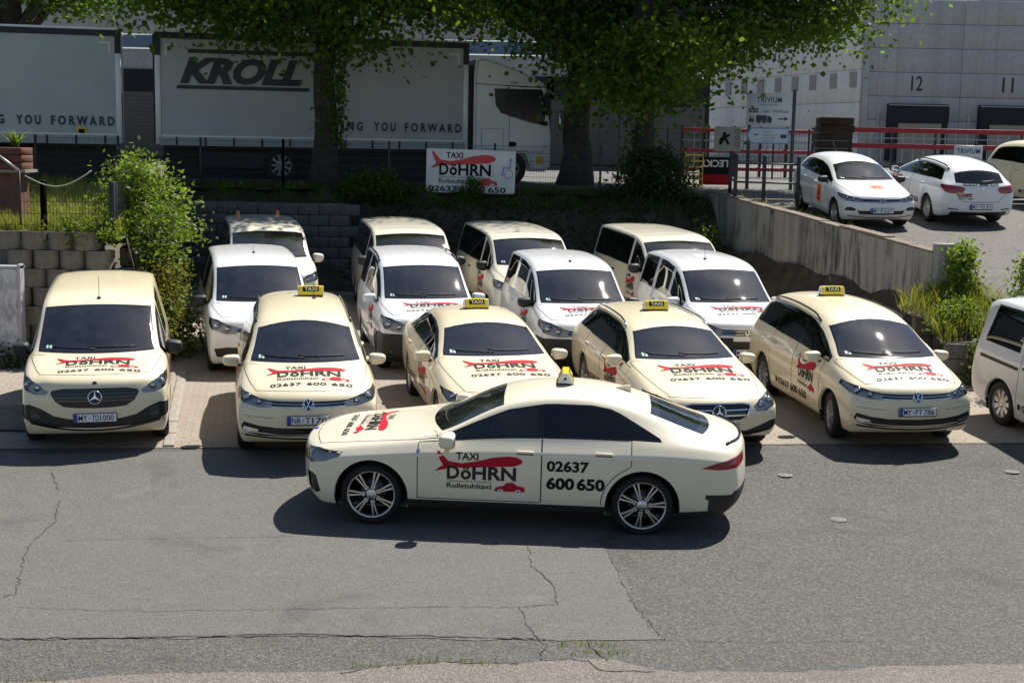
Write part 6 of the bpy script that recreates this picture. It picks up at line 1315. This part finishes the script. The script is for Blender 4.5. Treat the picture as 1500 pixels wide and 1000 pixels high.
# ------------------------------------------------------------------ halls in the background
def panel_wall(root, A, B_, z0, z1, nx, nz, mt, th=.12, gap=.02):
    A, B_ = Vector((*A, 0)), Vector((*B_, 0)); d = B_ - A; L = d.length; rz = math.atan2(d.y, d.x); w_, h_ = L / nx, (z1 - z0) / nz
    me = MB().rbox((0, 0, 0), (w_ - gap, th, h_ - gap), .012, seg=1).mesh('wall_panel')
    for i in range(nx):
        for j in range(nz): c = A + d * ((i + .5) / nx); link('wall_panel', me, root, mt, Vector((c.x, c.y, z0 + (j + .5) * h_)) - root.location, rz)
    n = Vector((-d.y, d.x, 0)).normalized(); c = (A + B_) / 2 + n * .12
    MB().box((0, 0, 0), (L - .05, .1, z1 - z0 - .05)).build('wall_core', mat('joint_dark', (.10, .10, .095), .9), root, Vector((c.x, c.y, (z0 + z1) / 2)) - root.location, rz)
DKG = mat('dock_rubber', (.012, .014, .020), .7); BEIGE = mat('dock_door', (.36, .32, .25), .6); NUM = mat('dock_number', (.02, .022, .026), .6)
hall = empty('dock_hall', (26, 78, 3.1)); tag(hall, 'grey concrete warehouse with numbered loading docks 12 and 11', 'building')
MB().box((-6.9, 8, 4.5), (.3, 16.2, 9)).build('end_wall', HALL, hall)
panel_wall(hall, (18.95, 78), (51.1, 78), 3.1, 12.2, 6, 7, HALL)
MB().box((16, 15, 9.2), (33, 29, .3)).build('roof', HALL, hall)
for k, px in enumerate((1327, 1458, 1590)):
    x = (px - 750) / F_PX * 78 - 26; zb_ = 0
    MB().box((x, -.30, 1.95), (3.25, .5, 3.1)).build('dock_shelter', DKG, hall); MB().box((x + .1, -.56, 1.35), (2.35, .06, 2.2)).build('dock_door', BEIGE, hall)
    MB().box((x, -.60, 2.9), (3.3, .06, .9)).build('dock_curtain', DKG, hall); MB().box((x, -.66, 3.42), (3.3, .03, .05)).build('dock_edge', GALV, hall)
    for j in (-1, 0, 1): MB().box((x + .1 + j * .8, -.595, .75), (.03, .02, 1.0)).build('door_stile', GALV, hall)
    M4 = Matrix(((1, 0, 0, 0), (0, 0, -1, 0), (0, 1, 0, 0), (0, 0, 0, 1)))
    link('dock_number', flat_mesh(fit_text(('12', '11', '10')[k], x - .36, 4.22, .62, .80, .01), Matrix.Translation((0, -.075, 0)) @ M4), hall, NUM)
    MB().box((x - 2.1, -.1, 1.9), (.12, .06, 2.2)).build('downpipe', GALV, hall)
wing = empty('pale_wing', (18.9, 78.2, 3.1)); tag(wing, 'pale concrete hall wing with a row of small square windows', 'building')
panel_wall(wing, (13.4, 98.6), (18.9, 78.1), 3.1, 12.0, 5, 5, HALLW)
dv = (Vector((13.4, 98.6, 0)) - Vector((18.95, 78.3, 0))); 
for t in (.03, .14, .26, .37, .48, .60, .72, .84):
    p = Vector((18.95, 78.3, 7.9)) + dv * t; o = MB().box((0, 0, 0), (.7, .10, .75)).build('window', GLOSSBLK, wing, p - wing.location + Vector((-.10, -.03, 0)), math.atan2(dv.y, dv.x)); MB().box((0, .03, 0), (.82, .08, .87)).build('window_frame', mat('window_frame', (.30, .28, .25), .6), o)
MB().box((8, 14, 9.1), (17, 26, .3)).build('roof', HALLW, wing)
left = empty('freight_hall', (-20, 60, 3.1)); tag(left, 'pale grey freight hall with blue band and roller doors behind the lorry', 'building')
panel_wall(left, (-48, 60), (7.4, 60), 8.35, 10.1, 9, 1, concrete('hall_white', (.55, .55, .54), .12, .3, (.3, .3, .3)))
panel_wall(left, (-48, 60), (7.4, 60), 3.1, 7.75, 9, 3, HALL)
MB().box((-.3, -.04, 4.95), (55.2, .14, .52)).build('blue_band', mat('blue_band', (.16, .22, .36), .5), left); MB().box((-.3, 10, 7.1), (56, 21, .2)).build('roof', mat('roof_grey', (.3, .3, .31), .7), left)
for px in (206, 60, 835, 905, 985, 760):
    x = (px - 750) / F_PX * 60 + 20; MB().box((x, -.15, 1.95), (2.5, .16, 3.7)).build('door_recess', DKG, left)
    d_ = empty('roller_door', (x, -.26, 0), 0, left)
    bpy.data.objects.remove(d_)
    dd = MB().box((x, -.26, 1.5), (2.1, .04, 2.7)).build('roller_door', mat('roller_grey', (.13, .125, .12), .6), left)
    for j in range(17): MB().box((x, -.29, .25 + j * .155), (2.06, .03, .12)).build('slat', MATS['roller_grey'], dd)
MB().box(((822 - 750) / F_PX * 59 + 20, -.32, 2.0), (.55, .04, .8)).build('number_board', mat('number_board', (.03, .035, .05), .5), left)
link('dock_number', flat_mesh(fit_text('12', (818 - 750) / F_PX * 59 + 20 - .15, 1.85, .42, .42, .02), Matrix.Translation((0, -.345, 0)) @ M4), left, LWH)
MB().box((27.6, 10, 3.4), (.2, 20, 6.8)).build('end_wall', HALL, left)

# ------------------------------------------------------------------ guard rails, signs and small yard things
REDP = mat('red_paint', (.36, .022, .035), .5, noise=.15, scale=3)
def guard(name, label, A, B_, zs, posts, bw=.20):
    root = empty(name, (A[0], A[1], A[2])); tag(root, label, 'guard rail'); d = Vector(B_) - Vector(A); rz = math.atan2(d.y, d.x); L = d.xy.length
    for z in zs: MB().rbox((0, 0, 0), (L, .06, bw), .01, seg=1).build('rail', REDP, root, (d.x / 2, d.y / 2, z), rz)
    for i in range(posts): MB().box((0, .07, .9), (.1, .08, 1.9)).build('post', FEN, root, (d.x * i / (posts - 1), d.y * i / (posts - 1), 0), rz)
    k = MB()
    for i in range(int(L / .45)): k.box((d.x * i * .45 / L, d.y * i * .45 / L + .05, 1.2), (.03, .03, 1.3))
    k.build('bars', GALV, root)['kind'] = 'stuff'
    MB().box((0, .04, 0), (L, .03, .04)).build('bar', GALV, root, (d.x / 2, d.y / 2, (zs[0] + zs[1]) / 2), rz)
a = ray_to(1246, 190, 60); b_ = ray_to(1560, 196, 60)
guard('red_guard_rail', 'long red guard rail in front of the loading docks', (a.x, 60, 3.1), (b_.x, 60, 3.1), (a.z - 3.1, a.z - 3.1 - .66), 6)
a = ray_to(1000, 188, 52); b_ = ray_to(1192, 190, 52)
guard('red_yard_rail', 'red railing with wire mesh beside the arrow signs', (a.x, 52, 3.05), (b_.x, 52, 3.05), (a.z - 3.1, a.z - 3.85, a.z - 4.5), 6, .13)
mesh_fence('site_fence', 'tall dark wire fence with gate posts behind the arrow signs', [tuple(ray_to(985, 0, 50).xy) + (3.02,), tuple(ray_to(1195, 0, 50).xy) + (3.02,)], 1.75, every=1.3, dx=.1, dz=.25, wire=.008)
p = ray_to(1221, 202, 45); st = empty('timber_stack', (p.x, 45, 2.95)); tag(st, 'dark brown stack of old timber slabs beside the red railing', 'timber stack')
for j in range(9): MB().rbox((random.uniform(-.03, .03), 0, .12 + j * .245), (1.05 + random.uniform(-.04, .06), .9, .235), .02, seg=1).build('slab', mat('dark_timber', (.035, .024, .018), .9, noise=.5, scale=4), st)
# double sign on posts
SY = 40.0; pa, pb = ray_to(1094, 280, SY), ray_to(1158, 280, SY); sg_ = empty('direction_sign', (pa.x, SY, 3.0)); tag(sg_, 'two-post direction sign with white warehouse board and pale blue arrow board', 'sign')
for k, x in enumerate((0, pb.x - pa.x)): MB().rbox((x, .05, 1.35), (.09, .09, 2.9 if k else 2.8), .01, seg=1).build('post', mat('post_grey', (.07, .075, .08), .5), sg_)
def at(px, py): q = ray_to(px, py, SY - .02); return q.x - pa.x, q.z - 3.0
(xa, za), (xb, zb_) = at(1093, 183), at(1160, 138); wb = MB().rbox(((xa + xb) / 2, 0, (za + zb_) / 2), (xb - xa, .03, zb_ - za), .01, seg=1).build('warehouse_board', mat('sign_white', (.62, .66, .70), .4), sg_)
M4 = Matrix(((1, 0, 0, 0), (0, 0, -1, -.018), (0, 1, 0, 0), (0, 0, 0, 1))); W_, H_ = xb - xa, zb_ - za
def U(p): return ([(xa + x * W_, za + y * H_) for x, y in p[0]], p[1])
SBL = mat('sign_blueblack', (.02, .035, .07), .5)
link('lettering', flat_mesh(U(merge2d(fit_text('TRIVIUM', .22, .72, .56, .17, .02, 0, 1.15), fit_text('PACKAGING', .31, .62, .38, .055, .01, 0, 1.4), fit_text('Lager / Warehouse', .36, .40, .58, .10, .0))), M4), wb, SBL)
link('gate_tag', flat_mesh(U(rect2d(.05, .39, .26, .53)), M4), wb, SBL); link('gate_lettering', flat_mesh(U(fit_text('Tor 4', .08, .42, .15, .08)), Matrix.Translation((0, -.002, 0)) @ M4), wb, LWH)
lor = merge2d(rect2d(.22, .14, .46, .31), poly2d([(.47, .14), (.47, .28), (.53, .29), (.575, .22), (.575, .14)]), rect2d(.22, .10, .57, .135), disc2d(.28, .09, .03), disc2d(.40, .09, .03), disc2d(.53, .09, .03), rect2d(.06, .12, .15, .2), rect2d(.07, .2, .10, .3), rect2d(.15, .10, .165, .3), disc2d(.08, .10, .022), disc2d(.135, .10, .022), rect2d(.72, .185, .88, .225), poly2d([(.86, .14), (.86, .27), (.95, .205)]))
link('pictograms', flat_mesh(U(lor), M4), wb, SBL)
(xa, za), (xb, zb_) = at(1092, 211), at(1158, 187); W_, H_ = xb - xa, zb_ - za
arrow = [(.0, .5), (.10, .97), (.97, .97), (.97, .03), (.10, .03)]; ab = MB().prism([(xa + x * W_, za + y * H_) for x, y in arrow], -.02, .02, 'xz').build('arrow_board', mat('sign_blue_edge', (.12, .30, .55), .4), sg_)
inn = [(.045, .5), (.125, .90), (.945, .90), (.945, .10), (.125, .10)]; M5 = Matrix.Translation((0, -.005, 0)) @ M4
link('arrow_face', flat_mesh(U(poly2d(inn)), M5), ab, mat('sign_pale', (.62, .70, .78), .4)); M6 = Matrix.Translation((0, -.008, 0)) @ M4
for q_ in (fit_text('Versand', .38, .68, .20, .09), fit_text('Shipping Department', .38, .50, .34, .09), fit_text('Wareneingang', .38, .33, .28, .09), fit_text('Goods Inward', .38, .17, .26, .09)): link('arrow_lettering', flat_mesh(U(q_), M6), ab, SBL)
link('lorry_pictogram', flat_mesh(U(merge2d(rect2d(.78, .40, .92, .58), disc2d(.81, .38, .03), disc2d(.88, .38, .03))), M6), ab, SBL)
link('arrow_emblem', flat_mesh(U(disc2d(.23, .55, .045)), M6), ab, EUBLUE)
# small board behind the estate car, yellow crate, banner, pictogram board
q = ray_to(1418, 226, 44); t3 = empty('firm_plate', (q.x, 44, 3.02)); tag(t3, 'small white firm plate on a post behind the white estate car', 'sign'); MB().rbox((0, 0, q.z - 3.02), (.88, .04, .52), .01, seg=1).build('board', MATS['sign_white'], t3); MB().box((0, .06, .45), (.07, .07, .9)).build('post', FEN, t3)
link('lettering', flat_mesh(merge2d(fit_text('TRIVIUM', -.36, q.z - 3.02 + .02, .72, .15, .02, 0, 1.1), fit_text('PACKAGING', -.02, q.z - 3.02 - .14, .34, .05)), Matrix.Translation((0, -.006, 0)) @ M4), t3, SBL)
q = ray_to(1015, 248, 41); yc = empty('yellow_grid_box', (q.x, 41, 3.0)); tag(yc, 'yellow wire grid box at the end of the hedge', 'grid box')
for j in range(6): MB().box((0, 0, .06 + j * .17), (.50, .5, .035)).build('bar', MATS['hazard_yellow'], yc)
for x in (-.25, 0, .25): MB().box((x, -.24, .5), (.035, .035, 1.0)).build('upright', MATS['hazard_yellow'], yc)
q = ray_to(1046, 248, 41); bn = empty('banner', (q.x, 41, 3.0)); tag(bn, 'dark red and black banner with upside-down white lettering on the fence', 'banner')
MB().box((0, 0, .62), (.86, .03, .50)).build('upper_field', BLKV, bn); MB().box((0, -.001, .22), (.86, .03, .30)).build('lower_field', REDV, bn)
link('lettering', flat_mesh(fit_text('LECKT', -.40, .60, .80, .20, .03), Matrix(((-1, 0, 0, 0), (0, 0, -1, -.02), (0, -1, 0, 1.38), (0, 0, 0, 1)))), bn, LWH)
q = ray_to(1066, 204, 49.8); pb_ = empty('pictogram_board', (q.x, 49.8, q.z - .5)); tag(pb_, 'white safety pictogram board hung on the site fence', 'sign'); MB().box((0, 0, .5), (.95, .03, .85)).build('board', mat('grey_board', (.28, .28, .275), .6), pb_)
link('pictogram', flat_mesh(merge2d(disc2d(-.12, .68, .07), poly2d([(-.3, .3), (-.22, .3), (-.12, .48), (0, .3), (.08, .32), (-.04, .55), (.1, .62), (.06, .68), (-.18, .62), (-.3, .48)]), disc2d(.32, .78, .08, 14, .06), disc2d(.32, .55, .08, 14, .06), disc2d(.32, .32, .08, 14, .06)), Matrix.Translation((0, 0, 0)) @ M4), pb_, BLKV)
q = ray_to(910, 95, 46); lp = empty('globe_lamp', (q.x, 46, 3.0)); tag(lp, 'slender lamp post with a white globe under the trees', 'street lamp'); MB().tube([(0, 0, 0), (0, 0, q.z - 3.15)], .05, 8).build('post', FEN, lp)
MB().lathe([(0, .2), (.1, .175), (.17, .1), (.2, 0), (.17, -.1), (.1, -.175), (.03, -.2)], 16, 'Z', (0, 0, q.z - 3.0)).build('globe', mat('opal_globe', (.8, .8, .8), .3), lp)
# planter box with spiky plant and handrail at the far left
q = ray_to(22, 232, 25.6); pl_ = empty('planter_box', (q.x - .25, 25.6, 2.5)); tag(pl_, 'brown slatted planter box with a spiky plant on the terrace', 'planter')
BRN = mat('brown_timber', (.13, .05, .035), .8, noise=.3, scale=5); zp = q.z - 2.5
for j in range(3): MB().rbox((0, 0, zp - .14 + j * .135), (.95, .6, .125), .008, seg=1).build('slat', BRN, pl_)
MB().box((0, 0, (zp - .2) / 2), (.8, .5, zp - .22)).build('plinth', mat('red_brick', (.16, .07, .05), .9, noise=.4, scale=8), pl_); MB().box((0.02, 0, zp - .225), (1.05, .66, .05)).build('plinth_slab', KERB, pl_)
lv = []
n = 60; P = np.array([[.28 + .02 * math.cos(i), 0, zp + .2] for i in range(n)]); link('spiky_leaves', blades('spiky_leaves', P, .36, .03, .75), pl_, LEAF2)['kind'] = 'stuff'
hr = empty('hand_rail', ray_to(-10, 222, 23.6)); tag(hr, 'pale metal handrail sloping down at the terrace edge', 'handrail'); A = Vector(hr.location); B_ = ray_to(28, 250, 23.6) - A; MB().tube([(0, 0, 0), B_], .022, 8).build('rail', GALV, hr); MB().tube([B_, B_ + Vector((0, 0, -.9))], .018, 6).build('post', FEN, hr)
rp = empty('slack_rope', ray_to(36, 257, 23.75)); tag(rp, 'pale rope hanging slack between two terrace fence posts', 'rope'); A = Vector(rp.location); B_ = ray_to(134, 250, 23.75) - A; MB().tube([A * 0 + B_ * t + Vector((0, 0, -.22 * math.sin(math.pi * t))) for t in np.linspace(0, 1, 14)], .010, 5).build('strand', mat('rope', (.5, .5, .46), .9), rp)
# ------------------------------------------------------------------ trees, shrubs and weeds
def hangs(pts, Y, up=32): return [tuple(ray_to(px, py - up, Y + random.uniform(-1.2, .8))) for px, py in pts]
b = ray_to(477, 262, 37.2); tree('linden_tree', 'linden with ivy clad trunk standing in front of the lorry lettering', (b.x, 37.2, 2.86), 5.6, .36, (.0, .5, 8.9), (4.9, 4.2, 4.3), 330, 125, seed=3, lean=(-.05, 0), ivy=(900, 1.0, 4.2, -.35),
     hang=hangs([(x, y) for x, y in ((225, 20), (250, 28), (285, 30), (310, 45), (345, 60), (380, 55), (405, 75), (430, 45), (455, 40), (500, 70), (520, 85), (545, 40), (580, 35), (620, 38), (650, 30), (690, 40), (330, 25), (390, 25), (470, 15), (560, 15), (610, 12), (270, 8))], 36.9))
b = ray_to(846, 270, 39.4); tree('linden_tree', 'linden with thick dark trunk beside the white lorry cab', (b.x, 40.6, 2.95), 5.0, .46, (-.3, .2, 8.7), (4.2, 3.8, 4.2), 290, 120, seed=5,
     hang=hangs([(x, y) for x, y in ((700, 30), (720, 60), (745, 55), (765, 85), (785, 70), (800, 100), (815, 60), (840, 95), (870, 90), (880, 120), (730, 20), (770, 30), (810, 25), (850, 45), (895, 75), (830, 130), (875, 150))], 39.6, 55))
b = ray_to(942, 262, 38.0); tree('linden_tree', 'linden with broad overhanging crown and forked trunk near the arrow signs', (b.x, 38.2, 2.9), 5.2, .30, (1.3, 3.0, 8.9), (5.4, 4.2, 4.6), 420, 130, seed=8, lean=(-.15, 0), ivy=(700, .2, 3.2, 1.6),
     hang=hangs([(x, y) for x, y in ((900, 40), (930, 80), (960, 100), (985, 120), (1005, 110), (1030, 100), (1055, 118), (1075, 100), (1100, 80), (1120, 85), (1140, 70), (1160, 60), (1185, 90), (1200, 62), (1215, 85), (1240, 45), (1262, 22), (1285, 8), (920, 140), (905, 165), (990, 145), (1030, 130), (1050, 128), (1020, 60), (1080, 70), (1130, 55), (1180, 35), (1225, 15), (960, 50), (1000, 30))], 40.4, 48) + hangs([(905, 90), (925, 110), (955, 95), (980, 100), (1000, 75), (975, 130), (900, 130), (930, 60), (970, 60), (1015, 60)], 37.2, 0))
b = ray_to(22, 200, 46); tree('linden_tree', 'linden trunk rising behind the grey curtain trailer', (b.x, 46, 3.0), 6.5, .55, (.2, .0, 9.6), (4.6, 3.5, 4.4), 120, 90, .15, seed=11, hang=hangs([(85, 20), (95, 30), (110, 12), (130, 5), (160, 8), (200, 4), (235, 8), (60, 8)], 45.5))
c = g2w(205, 470); shrub('leafy_shrub', 'tall sprawling shrub with pale green leaves beside the ring wall', (-6.25, 24.6, .35), (.68, .95, 2.45), 80, 75, .085, LEAF2, 21, 14, spread=.16)
shrub('leafy_shrub', 'tall arching shrub rising behind the ring wall above the terrace', (-6.75, 25.6, 2.3), (.9, .9, 1.35), 70, 80, .09, LEAF3, 22, 12, spread=.17)
shrub('yellowing_shrub', 'yellowing bush hanging low at the foot of the ring wall', (-6.0, 23.9, .35), (.38, .5, 1.75), 40, 70, .07, YEL, 23, 6, spread=.12)
shrub('weed_clump', 'bright green weeds growing out of the top planter rings', (-7.35, 23.75, 2.35), (.95, .18, .42), 40, 40, .06, LEAF3, 24, 6, spread=.09, cat='weeds')
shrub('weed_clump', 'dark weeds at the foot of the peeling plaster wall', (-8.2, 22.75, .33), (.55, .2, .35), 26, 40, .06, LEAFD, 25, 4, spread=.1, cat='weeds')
shrub('ramp_bush', 'bright leafy bush at the end of the streaked concrete wall', (8.05, 24.95, 1.55), (.26, .35, .95), 40, 55, .08, LEAF3, 26, 8, spread=.11)
shrub('weed_clump', 'leafy green weeds mixed into the tall grass by the ramp', (7.65, 23.9, 1.15), (.45, .5, .45), 34, 45, .07, LEAF3, 41, 4, spread=.1, cat='weeds')
shrub('wall_climber', 'green climber hanging over the low dark step wall', (7.95, 22.95, .38), (.42, .12, .75), 40, 45, .07, LEAF2, 27, 6, spread=.11)
shrub('edge_bush', 'leafy bush poking in beside the ramp above the cropped van', ray_to(1512, 412, 22.5) - Vector((0, 0, .35)), (.30, .3, .7), 30, 40, .075, LEAF3, 28, 4, spread=.10)
shrub('bank_bush', 'yellow green bush on the soil bank by the wall end', ray_to(1038, 352, 34.0) - Vector((0, 0, .3)), (.35, .3, .55), 26, 40, .075, LEAF2, 29, 4, spread=.11)
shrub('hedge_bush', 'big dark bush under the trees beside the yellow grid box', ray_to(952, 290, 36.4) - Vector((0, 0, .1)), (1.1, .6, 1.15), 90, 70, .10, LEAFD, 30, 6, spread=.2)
shrub('verge_bush', 'low dark bush on the verge in front of the lorry wheels', ray_to(545, 285, 36.0) - Vector((0, 0, .1)), (.8, .4, .5), 50, 60, .09, LEAF, 31, 4, spread=.15)
shrub('verge_bush', 'low bush growing against the firm board', ray_to(690, 287, 36.15) - Vector((0, 0, .05)), (.35, .12, .45), 18, 40, .07, LEAF, 32, 3, spread=.08)
def grass(name, label, fn, n, h, m=STRAW, wd=.012): o = link(name, blades(name, scatter(fn, n), h, wd), None, m); tag(o, label, 'grass', None, 'stuff'); return o
U_ = random.uniform
def ter_pt(): y = 23.9 + 11 * random.random() ** 2; x = ter_edge(y) - U_(.05, 5.5); return (x, y, terz(x, y))
grass('terrace_grass', 'tall rough grass covering the terrace', ter_pt, 16000, .42)
def verge_pt(): x = U_(-9, 5.4); y = U_(35.5, 36.8); return (x, y, bankz(x, y))
grass('verge_grass', 'short shaded grass along the verge under the fence', verge_pt, 9000, .16, LEAF)
def bedz(x, y): return 1.02 + .30 * (y - 23.25) + .16 * (x - 7.2)
def bed_l(y): return interp([(23.2, 7.18), (24.3, 7.15), (24.5, 6.85), (24.9, 6.85), (25.3, 7.6)], y)
def ramp_pt(): y = U_(23.25, 25.2); x = U_(bed_l(y), wall_x(y) + .3); return (x, y, bedz(x, y) - .03)
grass('wall_top_grass', 'sunlit tall grass on top of the low step wall', ramp_pt, 1500, .40, STRAW, .014)
def rear_pt(): x = U_(-14, 4.7); y = U_(36.5, 38.0); return (x, y, 2.88)
grass('strip_grass', 'shaded grass strip behind the mesh fence', rear_pt, 9000, .2, LEAF)
def polo_pt(): y = U_(28, 35); x = wall_x(y) + U_(.15, .5) ; return (x, y, rampz(x, y))
grass('ramp_weeds', 'straggly dry weeds along the top of the ramp wall', polo_pt, 700, .40, STRAW, .016)
def crack_pt():
    p = g2w(*random.choice([(862, 945), (880, 957), (640, 970), (720, 972), (40, 1000), (560, 977)])); return (p.x + U_(-.25, .25), p.y + U_(-.05, .05), gz(p.x, p.y))
grass('crack_grass', 'tiny grass tufts in the asphalt cracks', crack_pt, 260, .05, LEAF3, .008)
def bank_leaf(): x = U_(-4.3, 5.3); y = U_(33.9, 36.0); return (x, y, bankz(x, y) + .03)
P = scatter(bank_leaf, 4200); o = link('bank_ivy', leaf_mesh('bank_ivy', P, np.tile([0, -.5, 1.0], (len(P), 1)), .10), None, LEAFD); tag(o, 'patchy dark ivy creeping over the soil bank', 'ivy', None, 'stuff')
vs = []; ys = np.linspace(23.22, 25.4, 10)
for y in ys:
    for t in np.linspace(0, 1, 8): x = bed_l(y) + (wall_x(y) + .45 - bed_l(y)) * t; vs.append((x, y, bedz(x, y) + .03 * math.sin(x * 9 + y * 7)))
MB().add(vs, [(j * 8 + i, j * 8 + i + 1, (j + 1) * 8 + i + 1, (j + 1) * 8 + i) for j in range(9) for i in range(7)], True).build('planting_bed', SOIL)['kind'] = 'structure'
vs = []
for y in np.linspace(25.3, 34.6, 26):
    for t in np.linspace(0, 1, 8): x = wall_x(y) - .30 - t * 1.15 + .06 * math.sin(y * 3 + t * 4); zb_ = interp([(25.5, 1.45), (34, 1.76)], y); vs.append((x, y, zb_ + (gz(x, y) - .05 - zb_) * t ** .8 + .05 * math.sin(x * 6 + y * 5)))
MB().add(vs, [(j * 8 + i, j * 8 + i + 1, (j + 1) * 8 + i + 1, (j + 1) * 8 + i) for j in range(25) for i in range(7)], True).build('side_bank', SOIL)['kind'] = 'structure'
sheet('grass_strip', np.linspace(-20, 4.8, 30), np.linspace(36.2, 38.0, 5), lambda x, y: 2.885 + .03 * math.sin(x * 3 + y), GRASSG)

# ------------------------------------------------------------------ the cars
A3 = ('hood', 'left', 'right')
make_car('bmw', 'taxi_saloon', 'ivory taxi saloon parked crosswise on the asphalt before the row', .01, 15.93, 177, gz, BMWP, sign=-.60, decals=('hood', 'left', 'right'), rim=ALLOY)
make_car('citan', 'delivery_van', 'ivory van with black mirrors and tall aerial beside the plank cover', -5.78, 19.53, -76.2, gz, CREAM, plate_t='MY|TD 1000', decals=A3, antenna=(.42, 0, .30, -.03), cat='van')
make_car('touran', 'taxi_people_carrier', 'ivory taxi people carrier beside the drain channel, plate NR T 170', -2.93, 19.41, -79.7, gz, CREAM, plate_t='NR|T 170', sign=-.85, sign_y=.14, decals=A3, rails=True, antenna=(-.6, .18, .3, -.1))
make_car('superb', 'taxi_saloon', 'ivory taxi saloon behind the crosswise car, phone number on bonnet', -.42, 20.05, -78, gz, CREAM, plate_t='MY|TD 300', sign=-.62, decals=A3)
make_car('eclass', 'taxi_estate', 'ivory taxi estate car with star grille, plate MY TD 200', 2.27, 20.12, -79.1, gz, CREAM, plate_t='MY|TD 200', sign=-.75, decals=A3, rails=CHROME)
make_car('touran', 'taxi_people_carrier', 'ivory taxi people carrier near the low step wall, plate MY FT 786', 5.07, 20.65, -80.6, gz, CREAM, plate_t='MY|FT 786', sign=-.95, decals=A3, rails=True, steer=-9, antenna=(-1.2, .1, .25, -.1))
c = g2w(1465.7, 622); make_car('caddy_new', 'delivery_van', 'pale grey van cut off at the picture edge beside the climber', c.x + 1.15, c.y - 1.11, -76, gz, SILVER, decals=('right',), cat='van')
G2 = 'small vans in the middle row'
va = make_car('caddy_new', 'small_van', 'white small van with black mirrors and olive side lettering', -4.54, 24.5, -75, gz, WHITE, G2, cat='van', antenna=(-.2, 0, .12))
s = MODELS['caddy_new']['s']
for q_, z_ in ((fit_text('02637', 0, 0, .6, .16, .02), .78), (fit_text('600 650', 0, 0, .75, .16, .02), .55)): link('side_lettering', s.decal(q_, (.25, 0, z_), (1, 0, 0), (0, 0, 1), SIDE_R, .005), va, GREENV)
make_car('caddy', 'small_van', 'white small van with black roof rails and white mirrors', -1.72, 25.0, -78, gz, WHITE, G2, decals=A3, rails=True, cat='van', plate_t='MY|TD 44')
make_car('caddy', 'small_van', 'white small van with black mirrors and ribbed roof without rails', .98, 24.85, -80, gz, WHITE, G2, decals=A3, cat='van', over={'mirror': BLACKP}, plate_t='MY|TD 45', antenna=(.1, 0, .05, -.06))
make_car('caddy', 'small_van', 'white small van with a thin roof aerial beside the concrete wall', 3.59, 25.35, -80.5, gz, WHITE, G2, decals=A3, cat='van', plate_t='MY|TD 46', antenna=(-.1, -.1, .3, -.05), over={'side_window': PGLASS})
G3 = 'large vans in the back row'
v = make_car('vito', 'minibus', 'pale ivory minibus with orange beacons before the grey block wall', -5.4, 30.3, -76, gz, PALE, G3, cat='minibus', over={'mirror': PALE})
for y in (.45, -.45): MB().lathe([(0, .09), (.03, .08), (.042, .05), (.045, 0), (.05, -.02)], 14, 'Z', (-2.2, y, 1.90)).build('beacon', AMBER, v)
make_car('vito', 'minibus', 'pale ivory minibus with dark side glass behind the roof-railed van', -2.38, 30.4, -78.5, gz, PALE, G3, cat='minibus', decals=('right',))
make_car('vito', 'minibus', 'pale ivory minibus behind the van with the ribbed roof', .08, 29.9, -78.1, gz, PALE, G3, cat='minibus', decals=('right',))
make_car('vito', 'minibus', 'pale ivory minibus behind the van with the thin aerial', 3.2, 30.0, -78.7, gz, PALE, G3, cat='minibus', decals=('right',))
rz_ = lambda x, y: rampz(x, y)
po = make_car('polo', 'hatchback', 'white hatchback with orange stickers at the top of the ramp', 7.95, 33.42, -83, rz_, WHITE, plate_t='MY|F 627', antenna=(-1.2, 0, .22, -.25))
s = MODELS['polo']['s']
for nm, me, m in (('orange_sticker', s.decal(poly2d([(-.17, 0), (.17, 0), (.15, .24), (-.15, .24)]), (1.62, .05, 0), (0, 1, 0), (-1, 0, 0), TOP, .005), ORANGEV), ('sticker_print', s.decal(merge2d(disc2d(-.06, .12, .045), disc2d(.04, .12, .055, 12, .03), rect2d(-.12, .04, .12, .055)), (1.62, .05, 0), (0, 1, 0), (-1, 0, 0), TOP, .007), REDV),
    ('orange_sticker', s.decal(poly2d([(-.13, 0), (.13, 0), (.13, .40), (-.13, .40)]), (.30, 0, .42), (1, 0, 0), (0, 0, 1), SIDE_R, .005), ORANGEV), ('sticker_print', s.decal(merge2d(poly2d([(-.09, .14), (.09, .14), (.0, .34)]), rect2d(-.11, .04, .11, .09)), (.30, 0, .42), (1, 0, 0), (0, 0, 1), SIDE_R, .007), REDV)): link(nm, me, po, m)
make_car('leon', 'estate_car', 'white estate car seen from behind on the upper car park', 10.39, 34.4, 95.8, rz_, WHITE, rear_plate='MY|TO 31', rails=True, decals=('left',))
make_car('touran', 'taxi_people_carrier', 'ivory taxi cut off at the picture edge on the upper car park', 14.0, 35.7, -66, rz_, CREAM, decals=('right',))
